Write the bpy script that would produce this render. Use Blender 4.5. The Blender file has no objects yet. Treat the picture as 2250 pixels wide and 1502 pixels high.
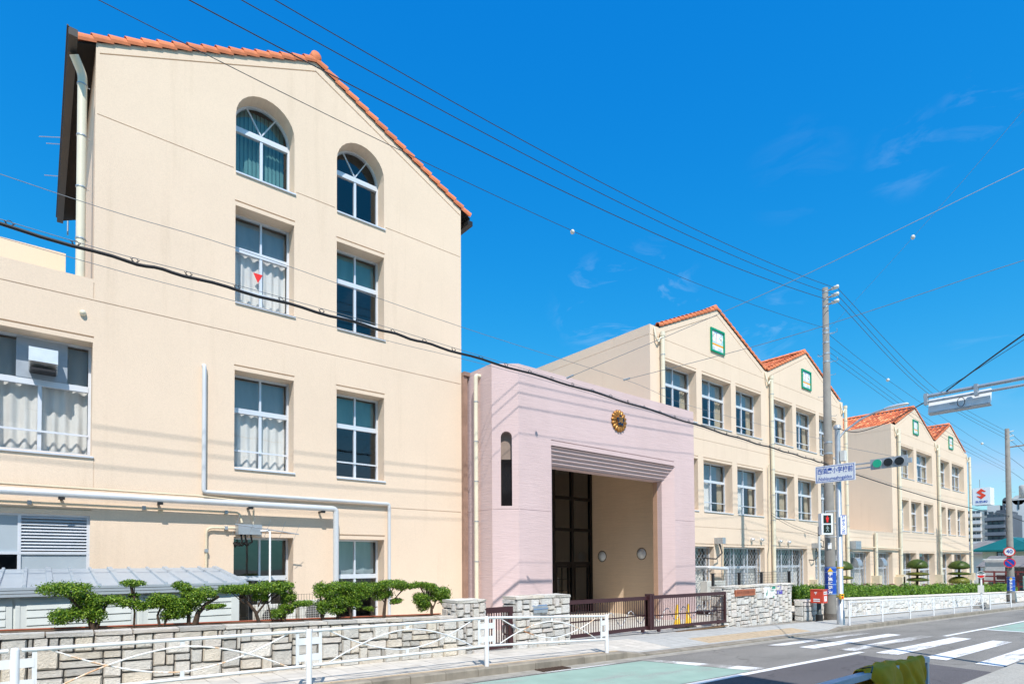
import bpy, math, random
from mathutils import Vector, Matrix
from mathutils.geometry import delaunay_2d_cdt
random.seed(7)
S = bpy.context.scene
COL = S.collection
R = math.radians

# ------------------------------------------------------------------ camera
cam_d = bpy.data.cameras.new('Camera')
cam = bpy.data.objects.new('Camera', cam_d)
COL.objects.link(cam)
S.camera = cam
CZ = 1.66
F_PX, YAW, PITCH, ROLL, CY = 1279.03, R(50.717), R(1.3305), R(-0.3224), 1205.69
cam_d.sensor_width = 36.0
cam_d.sensor_fit = 'HORIZONTAL'
cam_d.lens = F_PX / 2250 * 36.0
cam_d.shift_y = (CY - 751.0) / 2250.0
cam_d.clip_start = 0.05
cam_d.clip_end = 3000
fv = Vector((math.cos(YAW), math.sin(YAW), 0)); rt = Vector((math.sin(YAW), -math.cos(YAW), 0)); up = Vector((0, 0, 1))
Fw = fv * math.cos(PITCH) + up * math.sin(PITCH)
Uw = up * math.cos(PITCH) - fv * math.sin(PITCH)
Rr = rt * math.cos(ROLL) + Uw * math.sin(ROLL)
Ur = Uw * math.cos(ROLL) - rt * math.sin(ROLL)
M = Matrix((Rr, Ur, -Fw)).transposed().to_4x4()
M.translation = Vector((0, 0, CZ))
cam.matrix_world = M

# ------------------------------------------------------------------ sky, sun, exposure
SUN_AZ, SUN_EL = R(26), R(51.6)          # light travels from the street side towards +Y, a little towards +X
W = bpy.data.worlds.new('World'); S.world = W; W.use_nodes = True
nt = W.node_tree; nt.nodes.clear()
def wn(t, **k):
    n = nt.nodes.new(t)
    for a, b in k.items(): setattr(n, a, b)
    return n
out = wn('ShaderNodeOutputWorld'); bg = wn('ShaderNodeBackground'); bg.inputs['Strength'].default_value = 0.1
sky = wn('ShaderNodeTexSky', sky_type='NISHITA', sun_disc=False)
sky.sun_elevation = SUN_EL; sky.sun_rotation = math.pi + SUN_AZ
sky.altitude = 50; sky.air_density = 1.0; sky.dust_density = 0.25; sky.ozone_density = 3.0
hs = wn('ShaderNodeHueSaturation'); hs.inputs['Saturation'].default_value = 1.30; hs.inputs['Value'].default_value = 1.55; hs.inputs['Hue'].default_value = 0.492
nt.links.new(sky.outputs[0], hs.inputs['Color'])
# thin wisps of cloud
tc = wn('ShaderNodeTexCoord'); mp = wn('ShaderNodeMapping'); mp.inputs['Scale'].default_value = (5.5, 4.0, 12.0); mp.inputs['Rotation'].default_value = (0, 0, R(-20))
nz = wn('ShaderNodeTexNoise'); nz.inputs['Scale'].default_value = 1.9; nz.inputs['Detail'].default_value = 9; nz.inputs['Roughness'].default_value = 0.62; nz.inputs['Distortion'].default_value = 0.7
rp = wn('ShaderNodeValToRGB'); rp.color_ramp.elements[0].position = 0.53; rp.color_ramp.elements[1].position = 0.88
rp.color_ramp.elements[1].color = (0.50, 0.50, 0.50, 1)
CLOUDS = ((.723, .572, .387, .12, 1.0), (.68, .61, .40, .09, .8), (.829, .443, .34, .10, .6), (.837, .16, .523, .06, .30), (.833, .235, .502, .06, .28), (.784, .346, .516, .08, .10), (.95, .16, .27, .10, .30), (-.6, .5, .6, .2, .6), (-.3, -.8, .5, .25, .6), (.4, -.8, .4, .2, .7), (-.8, -.3, .4, .2, .6))
# the few banks in which wisps have formed, by direction
acc = None
for (dx_, dy_, dz_, rad_, amt_) in CLOUDS:
    vd = wn('ShaderNodeVectorMath', operation='DISTANCE'); vd.inputs[1].default_value = (dx_, dy_, dz_); nt.links.new(tc.outputs['Generated'], vd.inputs[0])
    mr = wn('ShaderNodeMapRange', interpolation_type='SMOOTHSTEP'); mr.inputs['From Min'].default_value = rad_; mr.inputs['From Max'].default_value = rad_ * 0.25; mr.inputs['To Min'].default_value = 0.0; mr.inputs['To Max'].default_value = amt_
    nt.links.new(vd.outputs['Value'], mr.inputs['Value'])
    if acc is None: acc = mr.outputs['Result']
    else:
        ad_ = wn('ShaderNodeMath', operation='MAXIMUM'); nt.links.new(acc, ad_.inputs[0]); nt.links.new(mr.outputs['Result'], ad_.inputs[1]); acc = ad_.outputs[0]
mlc = wn('ShaderNodeMath', operation='MULTIPLY'); nt.links.new(rp.outputs[0], mlc.inputs[0]); nt.links.new(acc, mlc.inputs[1])
mx = wn('ShaderNodeMixRGB'); mx.inputs['Color2'].default_value = (8.6, 9.4, 10.0, 1)
nt.links.new(tc.outputs['Generated'], mp.inputs[0]); nt.links.new(mp.outputs[0], nz.inputs['Vector'])
nt.links.new(nz.outputs['Fac'], rp.inputs[0]); nt.links.new(mlc.outputs[0], mx.inputs['Fac'])
# grade the clear sky towards the deep azure of the photograph (one power curve per channel, the same in every direction)
sp_ = wn('ShaderNodeSeparateColor'); cb_ = wn('ShaderNodeCombineColor'); nt.links.new(hs.outputs[0], sp_.inputs[0])
c_ = 0.1231
for ch, (k_, e_) in enumerate(((2.3 * c_, 1.95), (0.766 * c_ ** -0.245, 0.755), (0.918 * c_ ** -0.673, 0.327))):
    pwn = wn('ShaderNodeMath', operation='POWER'); pwn.inputs[1].default_value = e_; mln = wn('ShaderNodeMath', operation='MULTIPLY'); mln.inputs[1].default_value = k_
    cln = wn('ShaderNodeMath', operation='MINIMUM'); cln.inputs[1].default_value = (3.4, 12.0, 12.0)[ch]
    nt.links.new(sp_.outputs[ch], pwn.inputs[0]); nt.links.new(pwn.outputs[0], mln.inputs[0]); nt.links.new(mln.outputs[0], cln.inputs[0]); nt.links.new(cln.outputs[0], cb_.inputs[ch])
nt.links.new(cb_.outputs[0], mx.inputs['Color1']); nt.links.new(mx.outputs[0], bg.inputs['Color']); nt.links.new(bg.outputs[0], out.inputs[0])
sd = bpy.data.lights.new('Sun', 'SUN'); sd.energy = 4.6; sd.angle = R(0.53); sd.color = (1.0, 0.945, 0.875)
so = bpy.data.objects.new('Sun', sd); COL.objects.link(so); so.location = (-20, -30, 40)
sdir = Vector((math.sin(SUN_AZ) * math.cos(SUN_EL), math.cos(SUN_AZ) * math.cos(SUN_EL), -math.sin(SUN_EL)))
so.rotation_euler = sdir.to_track_quat('-Z', 'Y').to_euler()
S.view_settings.view_transform = 'Standard'; S.view_settings.look = 'None'
S.view_settings.exposure = 0.31; S.view_settings.gamma = 1.0; S.view_settings.use_curve_mapping = False
S.cycles.max_bounces = 7; S.cycles.transparent_max_bounces = 16; S.cycles.diffuse_bounces = 4

# ------------------------------------------------------------------ mesh helpers
class MB:
    def __init__(s): s.v = []; s.f = []; s.sm = []; s.mi = []
    def add(s, vs, fs, smooth=False, mi=0):
        n = len(s.v); s.v += [tuple(p) for p in vs]
        for f in fs: s.f.append([n + i for i in f]); s.sm.append(smooth); s.mi.append(mi)
    def quad(s, a, b, c, d, mi=0): s.add([a, b, c, d], [(0, 1, 2, 3)], mi=mi)
    def poly(s, pts, mi=0): s.add(pts, [tuple(range(len(pts)))], mi=mi)
    def box(s, x0, x1, y0, y1, z0, z1, mi=0):
        s.add([(x0,y0,z0),(x1,y0,z0),(x1,y1,z0),(x0,y1,z0),(x0,y0,z1),(x1,y0,z1),(x1,y1,z1),(x0,y1,z1)],
              [(0,3,2,1),(4,5,6,7),(0,1,5,4),(1,2,6,5),(2,3,7,6),(3,0,4,7)], mi=mi)
    def obox(s, c, a, b, d, mi=0):
        c, a, b, d = Vector(c), Vector(a), Vector(b), Vector(d)
        s.add([c-a-b-d, c+a-b-d, c+a+b-d, c-a+b-d, c-a-b+d, c+a-b+d, c+a+b+d, c-a+b+d],
              [(0,3,2,1),(4,5,6,7),(0,1,5,4),(1,2,6,5),(2,3,7,6),(3,0,4,7)], mi=mi)
    def tube(s, pts, r, n=8, cap=True, mi=0, closed=False):
        pts = [Vector(p) for p in pts]; k = len(pts); rs = r if isinstance(r, (list, tuple)) else [r] * k
        vs = []; prev = None
        for i, p in enumerate(pts):
            if closed: t = pts[(i+1) % k] - pts[i-1]
            elif i == 0: t = pts[1] - p
            elif i == k-1: t = p - pts[i-1]
            else: t = (pts[i+1] - p).normalized() + (p - pts[i-1]).normalized()
            t.normalize()
            if prev is None:
                u = t.orthogonal().normalized()
            else:
                u = prev - t * prev.dot(t)
                if u.length < 1e-6: u = t.orthogonal()
                u.normalize()
            prev = u; w = t.cross(u)
            for j in range(n):
                a = 2 * math.pi * j / n
                vs.append(p + (u * math.cos(a) + w * math.sin(a)) * rs[i])
        fs = []
        for i in range(k if closed else k-1):
            for j in range(n):
                a = i*n + j; b = i*n + (j+1) % n; i2 = (i+1) % k
                fs.append((a, b, i2*n + (j+1) % n, i2*n + j))
        s.add(vs, fs, True, mi)
        if cap and not closed:
            s.add(vs[:n], [tuple(range(n-1, -1, -1))], mi=mi); s.add(vs[-n:], [tuple(range(n))], mi=mi)
    def lathe(s, c, axis, prof, n=16, mi=0):
        """prof: list of (along, radius)"""
        c = Vector(c); ax = Vector(axis).normalized(); u = ax.orthogonal().normalized(); w = ax.cross(u)
        vs = []; k = len(prof)
        for a, r in prof:
            for j in range(n):
                t = 2*math.pi*j/n; vs.append(c + ax*a + (u*math.cos(t) + w*math.sin(t))*r)
        fs = [(i*n+j, i*n+(j+1) % n, (i+1)*n+(j+1) % n, (i+1)*n+j) for i in range(k-1) for j in range(n)]
        s.add(vs, fs, True, mi)
        if prof[0][1] > 1e-4: s.add(vs[:n], [tuple(range(n-1, -1, -1))], mi=mi)
        if prof[-1][1] > 1e-4: s.add(vs[-n:], [tuple(range(n))], mi=mi)
    def ell(s, c, rx, ry, rz, nu=14, nv=8, jit=0, mi=0):
        vs = []; fs = []
        for i in range(nv+1):
            t = math.pi*i/nv
            for j in range(nu):
                a = 2*math.pi*j/nu; k = 1 + random.uniform(-jit, jit)
                vs.append((c[0]+rx*k*math.sin(t)*math.cos(a), c[1]+ry*k*math.sin(t)*math.sin(a), c[2]+rz*k*math.cos(t)))
        for i in range(nv):
            for j in range(nu): fs.append((i*nu+j, (i+1)*nu+j, (i+1)*nu+(j+1) % nu, i*nu+(j+1) % nu))
        s.add(vs, fs, True, mi)
    def slab(s, pts, ext, mi=0):
        """closed prism: polygon pts extruded by vector ext"""
        n = len(pts); e = Vector(ext); a = [Vector(p) for p in pts]; b = [p + e for p in a]
        s.add(a + b, [tuple(range(n-1, -1, -1)), tuple(range(n, 2*n))] + [(i, (i+1) % n, n+(i+1) % n, n+i) for i in range(n)], mi=mi)
    def mesh(s, name):
        me = bpy.data.meshes.new(name); me.from_pydata(s.v, [], s.f)
        me.polygons.foreach_set('use_smooth', s.sm); me.polygons.foreach_set('material_index', s.mi); me.update()
        return me
def put(o, parent):
    COL.objects.link(o)
    if parent is not None:
        o.parent = parent
        o.matrix_parent_inverse = wmat(parent).inverted()
    return o
WM = {}
def wmat(o): return WM.get(o.name, Matrix.Identity(4))
def tag(o, label=None, cat=None, group=None, kind=None):
    if label: o['label'] = label
    if cat: o['category'] = cat
    if group: o['group'] = group
    if kind: o['kind'] = kind
    return o
def O(name, mb, mat, parent=None, label=None, cat=None, group=None, kind=None):
    me = mb.mesh(name) if isinstance(mb, MB) else mb
    for m in (mat if isinstance(mat, (list, tuple)) else [mat]):
        if len(me.materials) < 8 and (not isinstance(mat, (list, tuple)) and len(me.materials) == 0 or isinstance(mat, (list, tuple)) and len(me.materials) < len(mat)): me.materials.append(m)
    o = bpy.data.objects.new(name, me); put(o, parent)
    return tag(o, label, cat, group, kind)
def piece(name, me, parent, loc, rot=(0, 0, 0), scale=(1, 1, 1), label=None, kind=None):
    """a piece that shares its mesh with others of its kind"""
    o = bpy.data.objects.new(name, me); o.location = loc; o.rotation_euler = rot; o.scale = scale
    put(o, parent)
    return tag(o, label, kind=kind)
def T(name, label, cat, loc=(0, 0, 0), group=None):
    o = bpy.data.objects.new(name, None); o.location = loc; o.empty_display_size = 0.2; COL.objects.link(o)
    WM[o.name] = Matrix.Translation(Vector(loc))
    return tag(o, label, cat, group)
def text(name, body, size, org, u, v, mat, parent, thick=0.0, align='CENTER', narrow=1.0, lift=0.0):
    """flat lettering laid in the plane of u (reading direction) and v (up)"""
    c = bpy.data.curves.new(name, 'FONT'); c.body = body; c.size = size; c.align_x = align; c.align_y = 'CENTER'; c.offset = thick; c.resolution_u = 3
    t = bpy.data.objects.new(name, c); COL.objects.link(t)
    dg = bpy.context.evaluated_depsgraph_get(); ev = t.evaluated_get(dg); me0 = ev.to_mesh()
    u = Vector(u).normalized(); v = Vector(v).normalized(); n = u.cross(v); org = Vector(org)
    vs = [tuple(org + u*(p.co.x*narrow) + v*p.co.y + n*(p.co.z + lift)) for p in me0.vertices]; fs = [list(p.vertices) for p in me0.polygons]
    ev.to_mesh_clear(); bpy.data.objects.remove(t); bpy.data.curves.remove(c)
    mb = MB(); mb.add(vs, fs)
    return O(name, mb, mat, parent)

# ------------------------------------------------------------------ materials
MATS = {}
class NB:
    def __init__(s, name):
        s.m = bpy.data.materials.new(name); s.m.use_nodes = True; s.t = s.m.node_tree; s.t.nodes.clear()
        s.o = s.t.nodes.new('ShaderNodeOutputMaterial'); s.p = s.t.nodes.new('ShaderNodeBsdfPrincipled'); s.t.links.new(s.p.outputs[0], s.o.inputs[0])
    def n(s, t, **k):
        x = s.t.nodes.new(t)
        for a, b in k.items():
            if a in x.inputs: x.inputs[a].default_value = b
            else: setattr(x, a, b)
        return x
    def l(s, a, b): s.t.links.new(a, b)
    def coord(s, scale=(1, 1, 1), kind='Object', rot=(0, 0, 0)):
        c = s.n('ShaderNodeTexCoord'); m = s.n('ShaderNodeMapping'); m.inputs['Scale'].default_value = scale; m.inputs['Rotation'].default_value = rot
        s.l(c.outputs[kind], m.inputs[0]); return m.outputs[0]
    def noise(s, co, scale, detail=4, rough=0.55, dist=0):
        x = s.n('ShaderNodeTexNoise'); x.inputs['Scale'].default_value = scale; x.inputs['Detail'].default_value = detail; x.inputs['Roughness'].default_value = rough; x.inputs['Distortion'].default_value = dist
        s.l(co, x.inputs['Vector']); return x.outputs['Fac']
    def ramp(s, fac, stops):
        r = s.n('ShaderNodeValToRGB'); e = r.color_ramp.elements
        while len(e) < len(stops): e.new(0.5)
        for i, (p, c) in enumerate(stops): e[i].position = p; e[i].color = (*c, 1) if len(c) == 3 else c
        s.l(fac, r.inputs[0]); return r.outputs[0]
    def mix(s, fac, a, b, mode='MIX'):
        x = s.n('ShaderNodeMixRGB', blend_type=mode)
        for i, q in ((0, fac), (1, a), (2, b)):
            if isinstance(q, (int, float)): x.inputs[i].default_value = q
            elif isinstance(q, tuple): x.inputs[i].default_value = (*q, 1)
            else: s.l(q, x.inputs[i])
        return x.outputs[0]
    def bump(s, h, strength, dist):
        b = s.n('ShaderNodeBump'); b.inputs['Strength'].default_value = strength; b.inputs['Distance'].default_value = dist
        s.l(h, b.inputs['Height']); s.l(b.outputs[0], s.p.inputs['Normal'])
    def done(s, col=None, rough=0.6, metal=0, spec=None):
        if col is not None:
            if isinstance(col, tuple): s.p.inputs['Base Color'].default_value = (*col, 1)
            else: s.l(col, s.p.inputs['Base Color'])
        if isinstance(rough, (int, float)): s.p.inputs['Roughness'].default_value = rough
        else: s.l(rough, s.p.inputs['Roughness'])
        s.p.inputs['Metallic'].default_value = metal
        if spec is not None: s.p.inputs['Specular IOR Level'].default_value = spec
        MATS[s.m.name] = s.m; return s.m
def shade(c, k): return tuple(min(1, x*k) for x in c)
def mk_plain(name, col, rough=0.5, metal=0, var=0.10, scale=6, bump=0.0, spec=None, rnd=0.0, weather=0.0):
    b = NB(name); co = b.coord(); f = b.noise(co, scale, 5)
    c = b.ramp(f, [(0.25, shade(col, 1-var)), (0.75, shade(col, 1+var))])
    if rnd:
        oi = b.n('ShaderNodeObjectInfo'); r = b.ramp(oi.outputs['Random'], [(0, (1-rnd,)*3), (1, (1.0,)*3)]); c = b.mix(1.0, c, r, 'MULTIPLY')
    if weather:
        g = b.noise(b.coord((1.3, 1.3, 0.22)), 3.0, 6, 0.65); wv = b.ramp(g, [(0.45, (1, 1, 1)), (0.8, (1-weather,)*3)]); c = b.mix(1.0, c, wv, 'MULTIPLY')
    if bump: b.bump(b.noise(co, scale*9, 3), bump, 0.01)
    return b.done(c, rough, metal, spec)
def mk_stucco(name, col, stain=0.10):
    b = NB(name); co = b.coord()
    f = b.noise(co, 0.55, 6, 0.6); c = b.ramp(f, [(0.3, shade(col, 0.955)), (0.7, shade(col, 1.03))])
    g = b.noise(b.coord((2.6, 2.6, 0.16)), 1.6, 7, 0.7)           # rain streaks running down
    c = b.mix(1.0, c, b.ramp(g, [(0.55, (1, 1, 1)), (0.84, (1-stain, 1-stain*1.1, 1-stain*1.3))]), 'MULTIPLY')
    sp = b.noise(co, 46, 4, 0.7); c = b.mix(0.24, c, b.ramp(sp, [(0.3, shade(col, 0.72)), (0.65, shade(col, 1.12))]))
    h = b.noise(co, 50, 4, 0.65)
    b.bump(h, 0.42, 0.015)
    return b.done(c, 0.9, 0, 0.25)
def mk_comb(name, col):
    b = NB(name)
    h = b.noise(b.coord((1.1, 1.1, 24)), 1.7, 5, 0.65, 0.25); h2 = b.noise(b.coord((5, 5, 60)), 1.0, 3, 0.6)
    c = b.ramp(h, [(0.3, shade(col, 0.93)), (0.62, shade(col, 1.03))])
    g = b.noise(b.coord((1, 1, 0.3)), 0.9, 6); c = b.mix(1.0, c, b.ramp(g, [(0.4, (1, 1, 1)), (0.8, (0.92, 0.91, 0.9))]), 'MULTIPLY')
    ad = b.n('ShaderNodeMath', operation='ADD'); b.l(h, ad.inputs[0]); b.l(h2, ad.inputs[1])
    b.bump(ad.outputs[0], 0.42, 0.016)
    return b.done(c, 0.9, 0, 0.2)
def mk_glass(name, tint=(0.02, 0.035, 0.05), alpha=0.93, boost=1.0):
    b = NB(name)
    tr = b.n('ShaderNodeBsdfTransparent'); tr.inputs[0].default_value = (alpha, alpha*1.01, alpha*1.02, 1)
    gl = b.n('ShaderNodeBsdfGlossy'); gl.inputs['Roughness'].default_value = 0.015; gl.inputs['Color'].default_value = (0.9, 0.95, 1, 1)
    fr = b.n('ShaderNodeLayerWeight'); pw = b.n('ShaderNodeMath', operation='POWER'); pw.inputs[1].default_value = 4.0; b.l(fr.outputs['Facing'], pw.inputs[0])
    ml = b.n('ShaderNodeMath', operation='MULTIPLY_ADD'); ml.inputs[1].default_value = 0.8; ml.inputs[2].default_value = 0.085*boost; b.l(pw.outputs[0], ml.inputs[0])
    co = b.coord(); nz = b.noise(co, 1.3, 2); bp = b.n('ShaderNodeBump'); bp.inputs['Strength'].default_value = 0.03; bp.inputs['Distance'].default_value = 0.05; b.l(nz, bp.inputs['Height']); b.l(bp.outputs[0], gl.inputs['Normal'])
    mx = b.n('ShaderNodeMixShader'); b.l(ml.outputs[0], mx.inputs[0]); b.l(tr.outputs[0], mx.inputs[1]); b.l(gl.outputs[0], mx.inputs[2]); b.l(mx.outputs[0], b.o.inputs[0])
    b.t.nodes.remove(b.p); MATS[name] = b.m; return b.m
def mk_cloth(name, col, trans=0.35):
    b = NB(name); d = b.n('ShaderNodeBsdfDiffuse'); t = b.n('ShaderNodeBsdfTranslucent'); m = b.n('ShaderNodeMixShader'); m.inputs[0].default_value = trans
    f = b.noise(b.coord((1, 1, 0.25)), 9, 4); c = b.ramp(f, [(0.3, shade(col, 0.93)), (0.7, shade(col, 1.04))])
    for q in (d, t): b.l(c, q.inputs[0])
    b.l(d.outputs[0], m.inputs[1]); b.l(t.outputs[0], m.inputs[2]); b.l(m.outputs[0], b.o.inputs[0]); b.t.nodes.remove(b.p); MATS[name] = b.m; return b.m
def mk_stone(name, a, bcol, cc):
    b = NB(name); oi = b.n('ShaderNodeObjectInfo'); rnd = oi.outputs['Random']
    c = b.ramp(rnd, [(0.0, a), (0.2, shade(a, 0.72)), (0.4, shade(a, 0.95)), (0.6, cc), (0.8, bcol), (1.0, shade(a, 1.06))])
    co = b.coord(kind='Object')
    off = b.n('ShaderNodeVectorMath', operation='MULTIPLY_ADD'); b.l(rnd, off.inputs[0]); off.inputs[1].default_value = (17, 31, 23); b.l(co, off.inputs[2])
    f = b.noise(off.outputs[0], 5, 8, 0.7); c = b.mix(1.0, c, b.ramp(f, [(0.27, (0.52, 0.51, 0.49)), (0.42, (0.93, 0.93, 0.92)), (0.7, (1.08, 1.07, 1.06))]), 'MULTIPLY')
    pw = b.n('ShaderNodeTexCoord')
    h = b.noise(off.outputs[0], 9, 7, 0.72); b.bump(h, 1.0, 0.05)
    return b.done(c, 0.92, 0, 0.2)
def mk_leaf(name, c0, c1, c2):
    b = NB(name); g = b.n('ShaderNodeNewGeometry')
    c = b.ramp(g.outputs['Random Per Island'], [(0.0, c0), (0.5, c1), (0.93, c2), (1.0, shade(c2, 1.5))])
    b.l(c, b.p.inputs['Base Color']); b.p.inputs['Roughness'].default_value = 0.42; b.p.inputs['Specular IOR Level'].default_value = 0.45
    t = b.n('ShaderNodeBsdfTranslucent'); b.l(c, t.inputs[0]); m = b.n('ShaderNodeMixShader'); m.inputs[0].default_value = 0.3
    b.l(b.p.outputs[0], m.inputs[1]); b.l(t.outputs[0], m.inputs[2]); b.l(m.outputs[0], b.o.inputs[0]); MATS[name] = b.m; return b.m
def mk_emit(name, col, st):
    b = NB(name); b.p.inputs['Base Color'].default_value = (*shade(col, 0.4), 1); b.p.inputs['Emission Color'].default_value = (*col, 1); b.p.inputs['Emission Strength'].default_value = st
    return b.done(None, 0.3)
def mk_asphalt(name, col, patch=0.2):
    b = NB(name); co = b.coord(); f = b.noise(co, 90, 3, 0.7); c = b.ramp(f, [(0.3, shade(col, 0.62)), (0.52, col), (0.72, shade(col, 1.75))])
    g = b.noise(b.coord((0.25, 1.1, 1)), 1.1, 6, 0.6); c = b.mix(1.0, c, b.ramp(g, [(0.3, (1-patch,)*3), (0.7, (1+patch*0.3,)*3)]), 'MULTIPLY')
    v = b.n('ShaderNodeTexVoronoi', feature='DISTANCE_TO_EDGE'); v.inputs['Scale'].default_value = 0.45
    wq = b.n('ShaderNodeTexNoise'); wq.inputs['Scale'].default_value = 2.2; b.l(co, wq.inputs['Vector']); vm = b.n('ShaderNodeVectorMath', operation='MULTIPLY_ADD'); b.l(wq.outputs['Color'], vm.inputs[0]); vm.inputs[1].default_value = (0.6, 0.6, 0.6); b.l(co, vm.inputs[2]); b.l(vm.outputs[0], v.inputs['Vector'])
    c = b.mix(1.0, c, b.ramp(v.outputs['Distance'], [(0.0, (0.72, 0.71, 0.70)), (0.012, (1, 1, 1))]), 'MULTIPLY')
    b.bump(f, 0.45, 0.008); return b.done(c, 0.88, 0, 0.25)
def mk_paint(name, col, base, wear=0.5, amount=0.46):
    """road paint worn through to the asphalt"""
    b = NB(name); co = b.coord(); f = b.noise(co, 90, 3, 0.7); a = b.ramp(f, [(0.3, shade(base, 0.62)), (0.72, shade(base, 1.7))])
    w = b.noise(b.coord((0.35, 1.6, 1)), 1.3, 5, 0.6); w2 = b.noise(co, 55, 4, 0.75)
    ad = b.n('ShaderNodeMath', operation='MULTIPLY_ADD'); b.l(w2, ad.inputs[0]); ad.inputs[1].default_value = wear; b.l(w, ad.inputs[2])
    k = b.ramp(ad.outputs[0], [(amount+wear*0.5+0.04, (0, 0, 0)), (amount+wear*0.5+0.12, (1, 1, 1))])
    cv = b.ramp(b.noise(co, 2.2, 5), [(0.3, shade(col, 0.86)), (0.7, shade(col, 1.04))])
    c = b.mix(k, cv, a); b.bump(f, 0.25, 0.006); return b.done(c, 0.75, 0, 0.3)

CREAM = mk_stucco('cream_stucco', (0.738, 0.592, 0.456), 0.13)
CREAM_IN = mk_comb('cream_combed_render', (0.80, 0.62, 0.45))
PINK = mk_comb('pink_combed_render', (0.615, 0.472, 0.462))
ALU = mk_plain('aluminium_frame', (0.66, 0.70, 0.76), 0.38, 0.25, 0.05, 3)
GLASS = mk_glass('window_glass')
DARKGLASS = mk_glass('porch_glass', alpha=0.5)
FROST = mk_plain('frosted_panel', (0.36, 0.42, 0.47), 0.25, 0, 0.06, 2)
CURTAIN = mk_cloth('cream_curtain', (0.90, 0.89, 0.84), 0.25)
BLIND = mk_cloth('grey_blind', (0.33, 0.42, 0.45), 0.2)
TEALB = mk_cloth('green_blind', (0.16, 0.36, 0.36), 0.2)
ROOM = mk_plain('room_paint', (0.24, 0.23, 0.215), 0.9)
TILE = mk_plain('terracotta', (0.70, 0.205, 0.08), 0.7, 0, 0.2, 5, 0.15, rnd=0.24)
TILEF = NB('terracotta_field')
def _tf(b):
    g = b.n('ShaderNodeNewGeometry'); c = b.ramp(g.outputs['Random Per Island'], [(0, (0.38, 0.085, 0.035)), (0.35, (0.55, 0.14, 0.05)), (0.75, (0.66, 0.20, 0.075)), (1, (0.78, 0.36, 0.16))])
    return b.done(c, 0.72)
TILEF = _tf(TILEF)
GUTTER = mk_plain('dark_brown_gutter', (0.014, 0.013, 0.013), 0.5)
PVC = mk_plain('cream_pvc_pipe', (0.70, 0.645, 0.50), 0.42, 0, 0.06, 2, weather=0.12)
GREYPIPE = mk_plain('grey_pipe', (0.62, 0.635, 0.65), 0.4, 0.2, 0.06, 2)
ZINC = mk_plain('galvanised_steel', (0.44, 0.47, 0.50), 0.45, 0.55, 0.12, 9, weather=0.15)
STEELW = mk_plain('white_painted_steel', (0.74, 0.75, 0.76), 0.38, 0, 0.06, 3, weather=0.1)
def _rw():
    b = NB('rusty_white_paint'); co = b.coord(); f = b.noise(co, 3.5, 6, 0.65)
    c = b.ramp(f, [(0.53, (0.80, 0.80, 0.79)), (0.58, (0.72, 0.50, 0.32)), (0.66, (0.42, 0.16, 0.05))]); return b.done(c, 0.5)
STEELR = _rw()
SHED = mk_plain('shed_sheet', (0.70, 0.745, 0.725), 0.45, 0.1, 0.05, 1.5, weather=0.08)
SHEDROOF = mk_plain('shed_roof_sheet', (0.42, 0.475, 0.52), 0.38, 0.2, 0.06, 2, weather=0.1)
STONE = mk_stone('rock_face_stone', (0.88, 0.845, 0.775), (0.87, 0.79, 0.70), (0.88, 0.795, 0.655))
STONER = mk_stone('pale_rock_face_stone', (0.84, 0.82, 0.78), (0.82, 0.75, 0.70), (0.83, 0.775, 0.69))
MORTAR = mk_plain('mortar', (0.12, 0.115, 0.11), 0.95, 0, 0.2, 12)
BROWN = mk_plain('dark_brown_steel', (0.052, 0.017, 0.02), 0.42, 0.1, 0.1, 4)
CONC = mk_plain('concrete_pole', (0.215, 0.205, 0.185), 0.85, 0, 0.14, 3, 0.2, weather=0.2)
KERB = mk_plain('kerb_concrete', (0.29, 0.255, 0.205), 0.92, 0, 0.3, 2.2, 0.5, rnd=0.18, weather=0.35)
PAVE = mk_plain('paver', (0.60, 0.555, 0.485), 0.9, 0, 0.13, 5, 0.3, rnd=0.16)
PAVET = mk_plain('tan_paver', (0.50, 0.385, 0.255), 0.9, 0, 0.15, 7, 0.3, rnd=0.14)
PAVEG = mk_plain('gate_paver', (0.42, 0.415, 0.39), 0.9, 0, 0.12, 5, 0.3)
ASPH = mk_asphalt('asphalt', (0.245, 0.232, 0.21), 0.28)
ASPHD = mk_asphalt('new_asphalt', (0.12, 0.112, 0.115), 0.14)
WPAINT = mk_paint('white_road_paint', (0.80, 0.80, 0.79), (0.245, 0.232, 0.21), 0.55, 0.56)
WWORN = mk_paint('worn_white_road_paint', (0.78, 0.78, 0.77), (0.245, 0.232, 0.21), 0.6, 0.38)
GREENP = mk_paint('green_road_paint', (0.30, 0.425, 0.355), (0.26, 0.30, 0.265), 0.45, 0.50)
SOIL = mk_plain('soil', (0.13, 0.085, 0.05), 0.95, 0, 0.4, 20, 0.5)
GRND = mk_plain('yard_ground', (0.34, 0.31, 0.26), 0.95, 0, 0.2, 3, 0.2)
YARD = mk_plain('yard_concrete', (0.56, 0.52, 0.45), 0.92, 0, 0.12, 3, 0.2)
NEARP = mk_plain('near_pavement', (0.42, 0.40, 0.35), 0.9, 0, 0.35, 45, 0.5, weather=0.2)
LEAF = mk_leaf('shrub_leaf', (0.028, 0.085, 0.008), (0.115, 0.245, 0.018), (0.30, 0.42, 0.04))
LEAFH = mk_leaf('hedge_leaf', (0.035, 0.095, 0.010), (0.12, 0.26, 0.022), (0.26, 0.40, 0.04))
LEAFT = mk_leaf('topiary_leaf', (0.055, 0.09, 0.012), (0.10, 0.15, 0.018), (0.19, 0.19, 0.03))
BARK = mk_plain('bark', (0.065, 0.042, 0.028), 0.95, 0, 0.4, 20, 0.6)
BLACK = mk_plain('black_rubber', (0.012, 0.012, 0.014), 0.5)
DARKST = mk_plain('black_steel', (0.018, 0.018, 0.02), 0.4)
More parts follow.
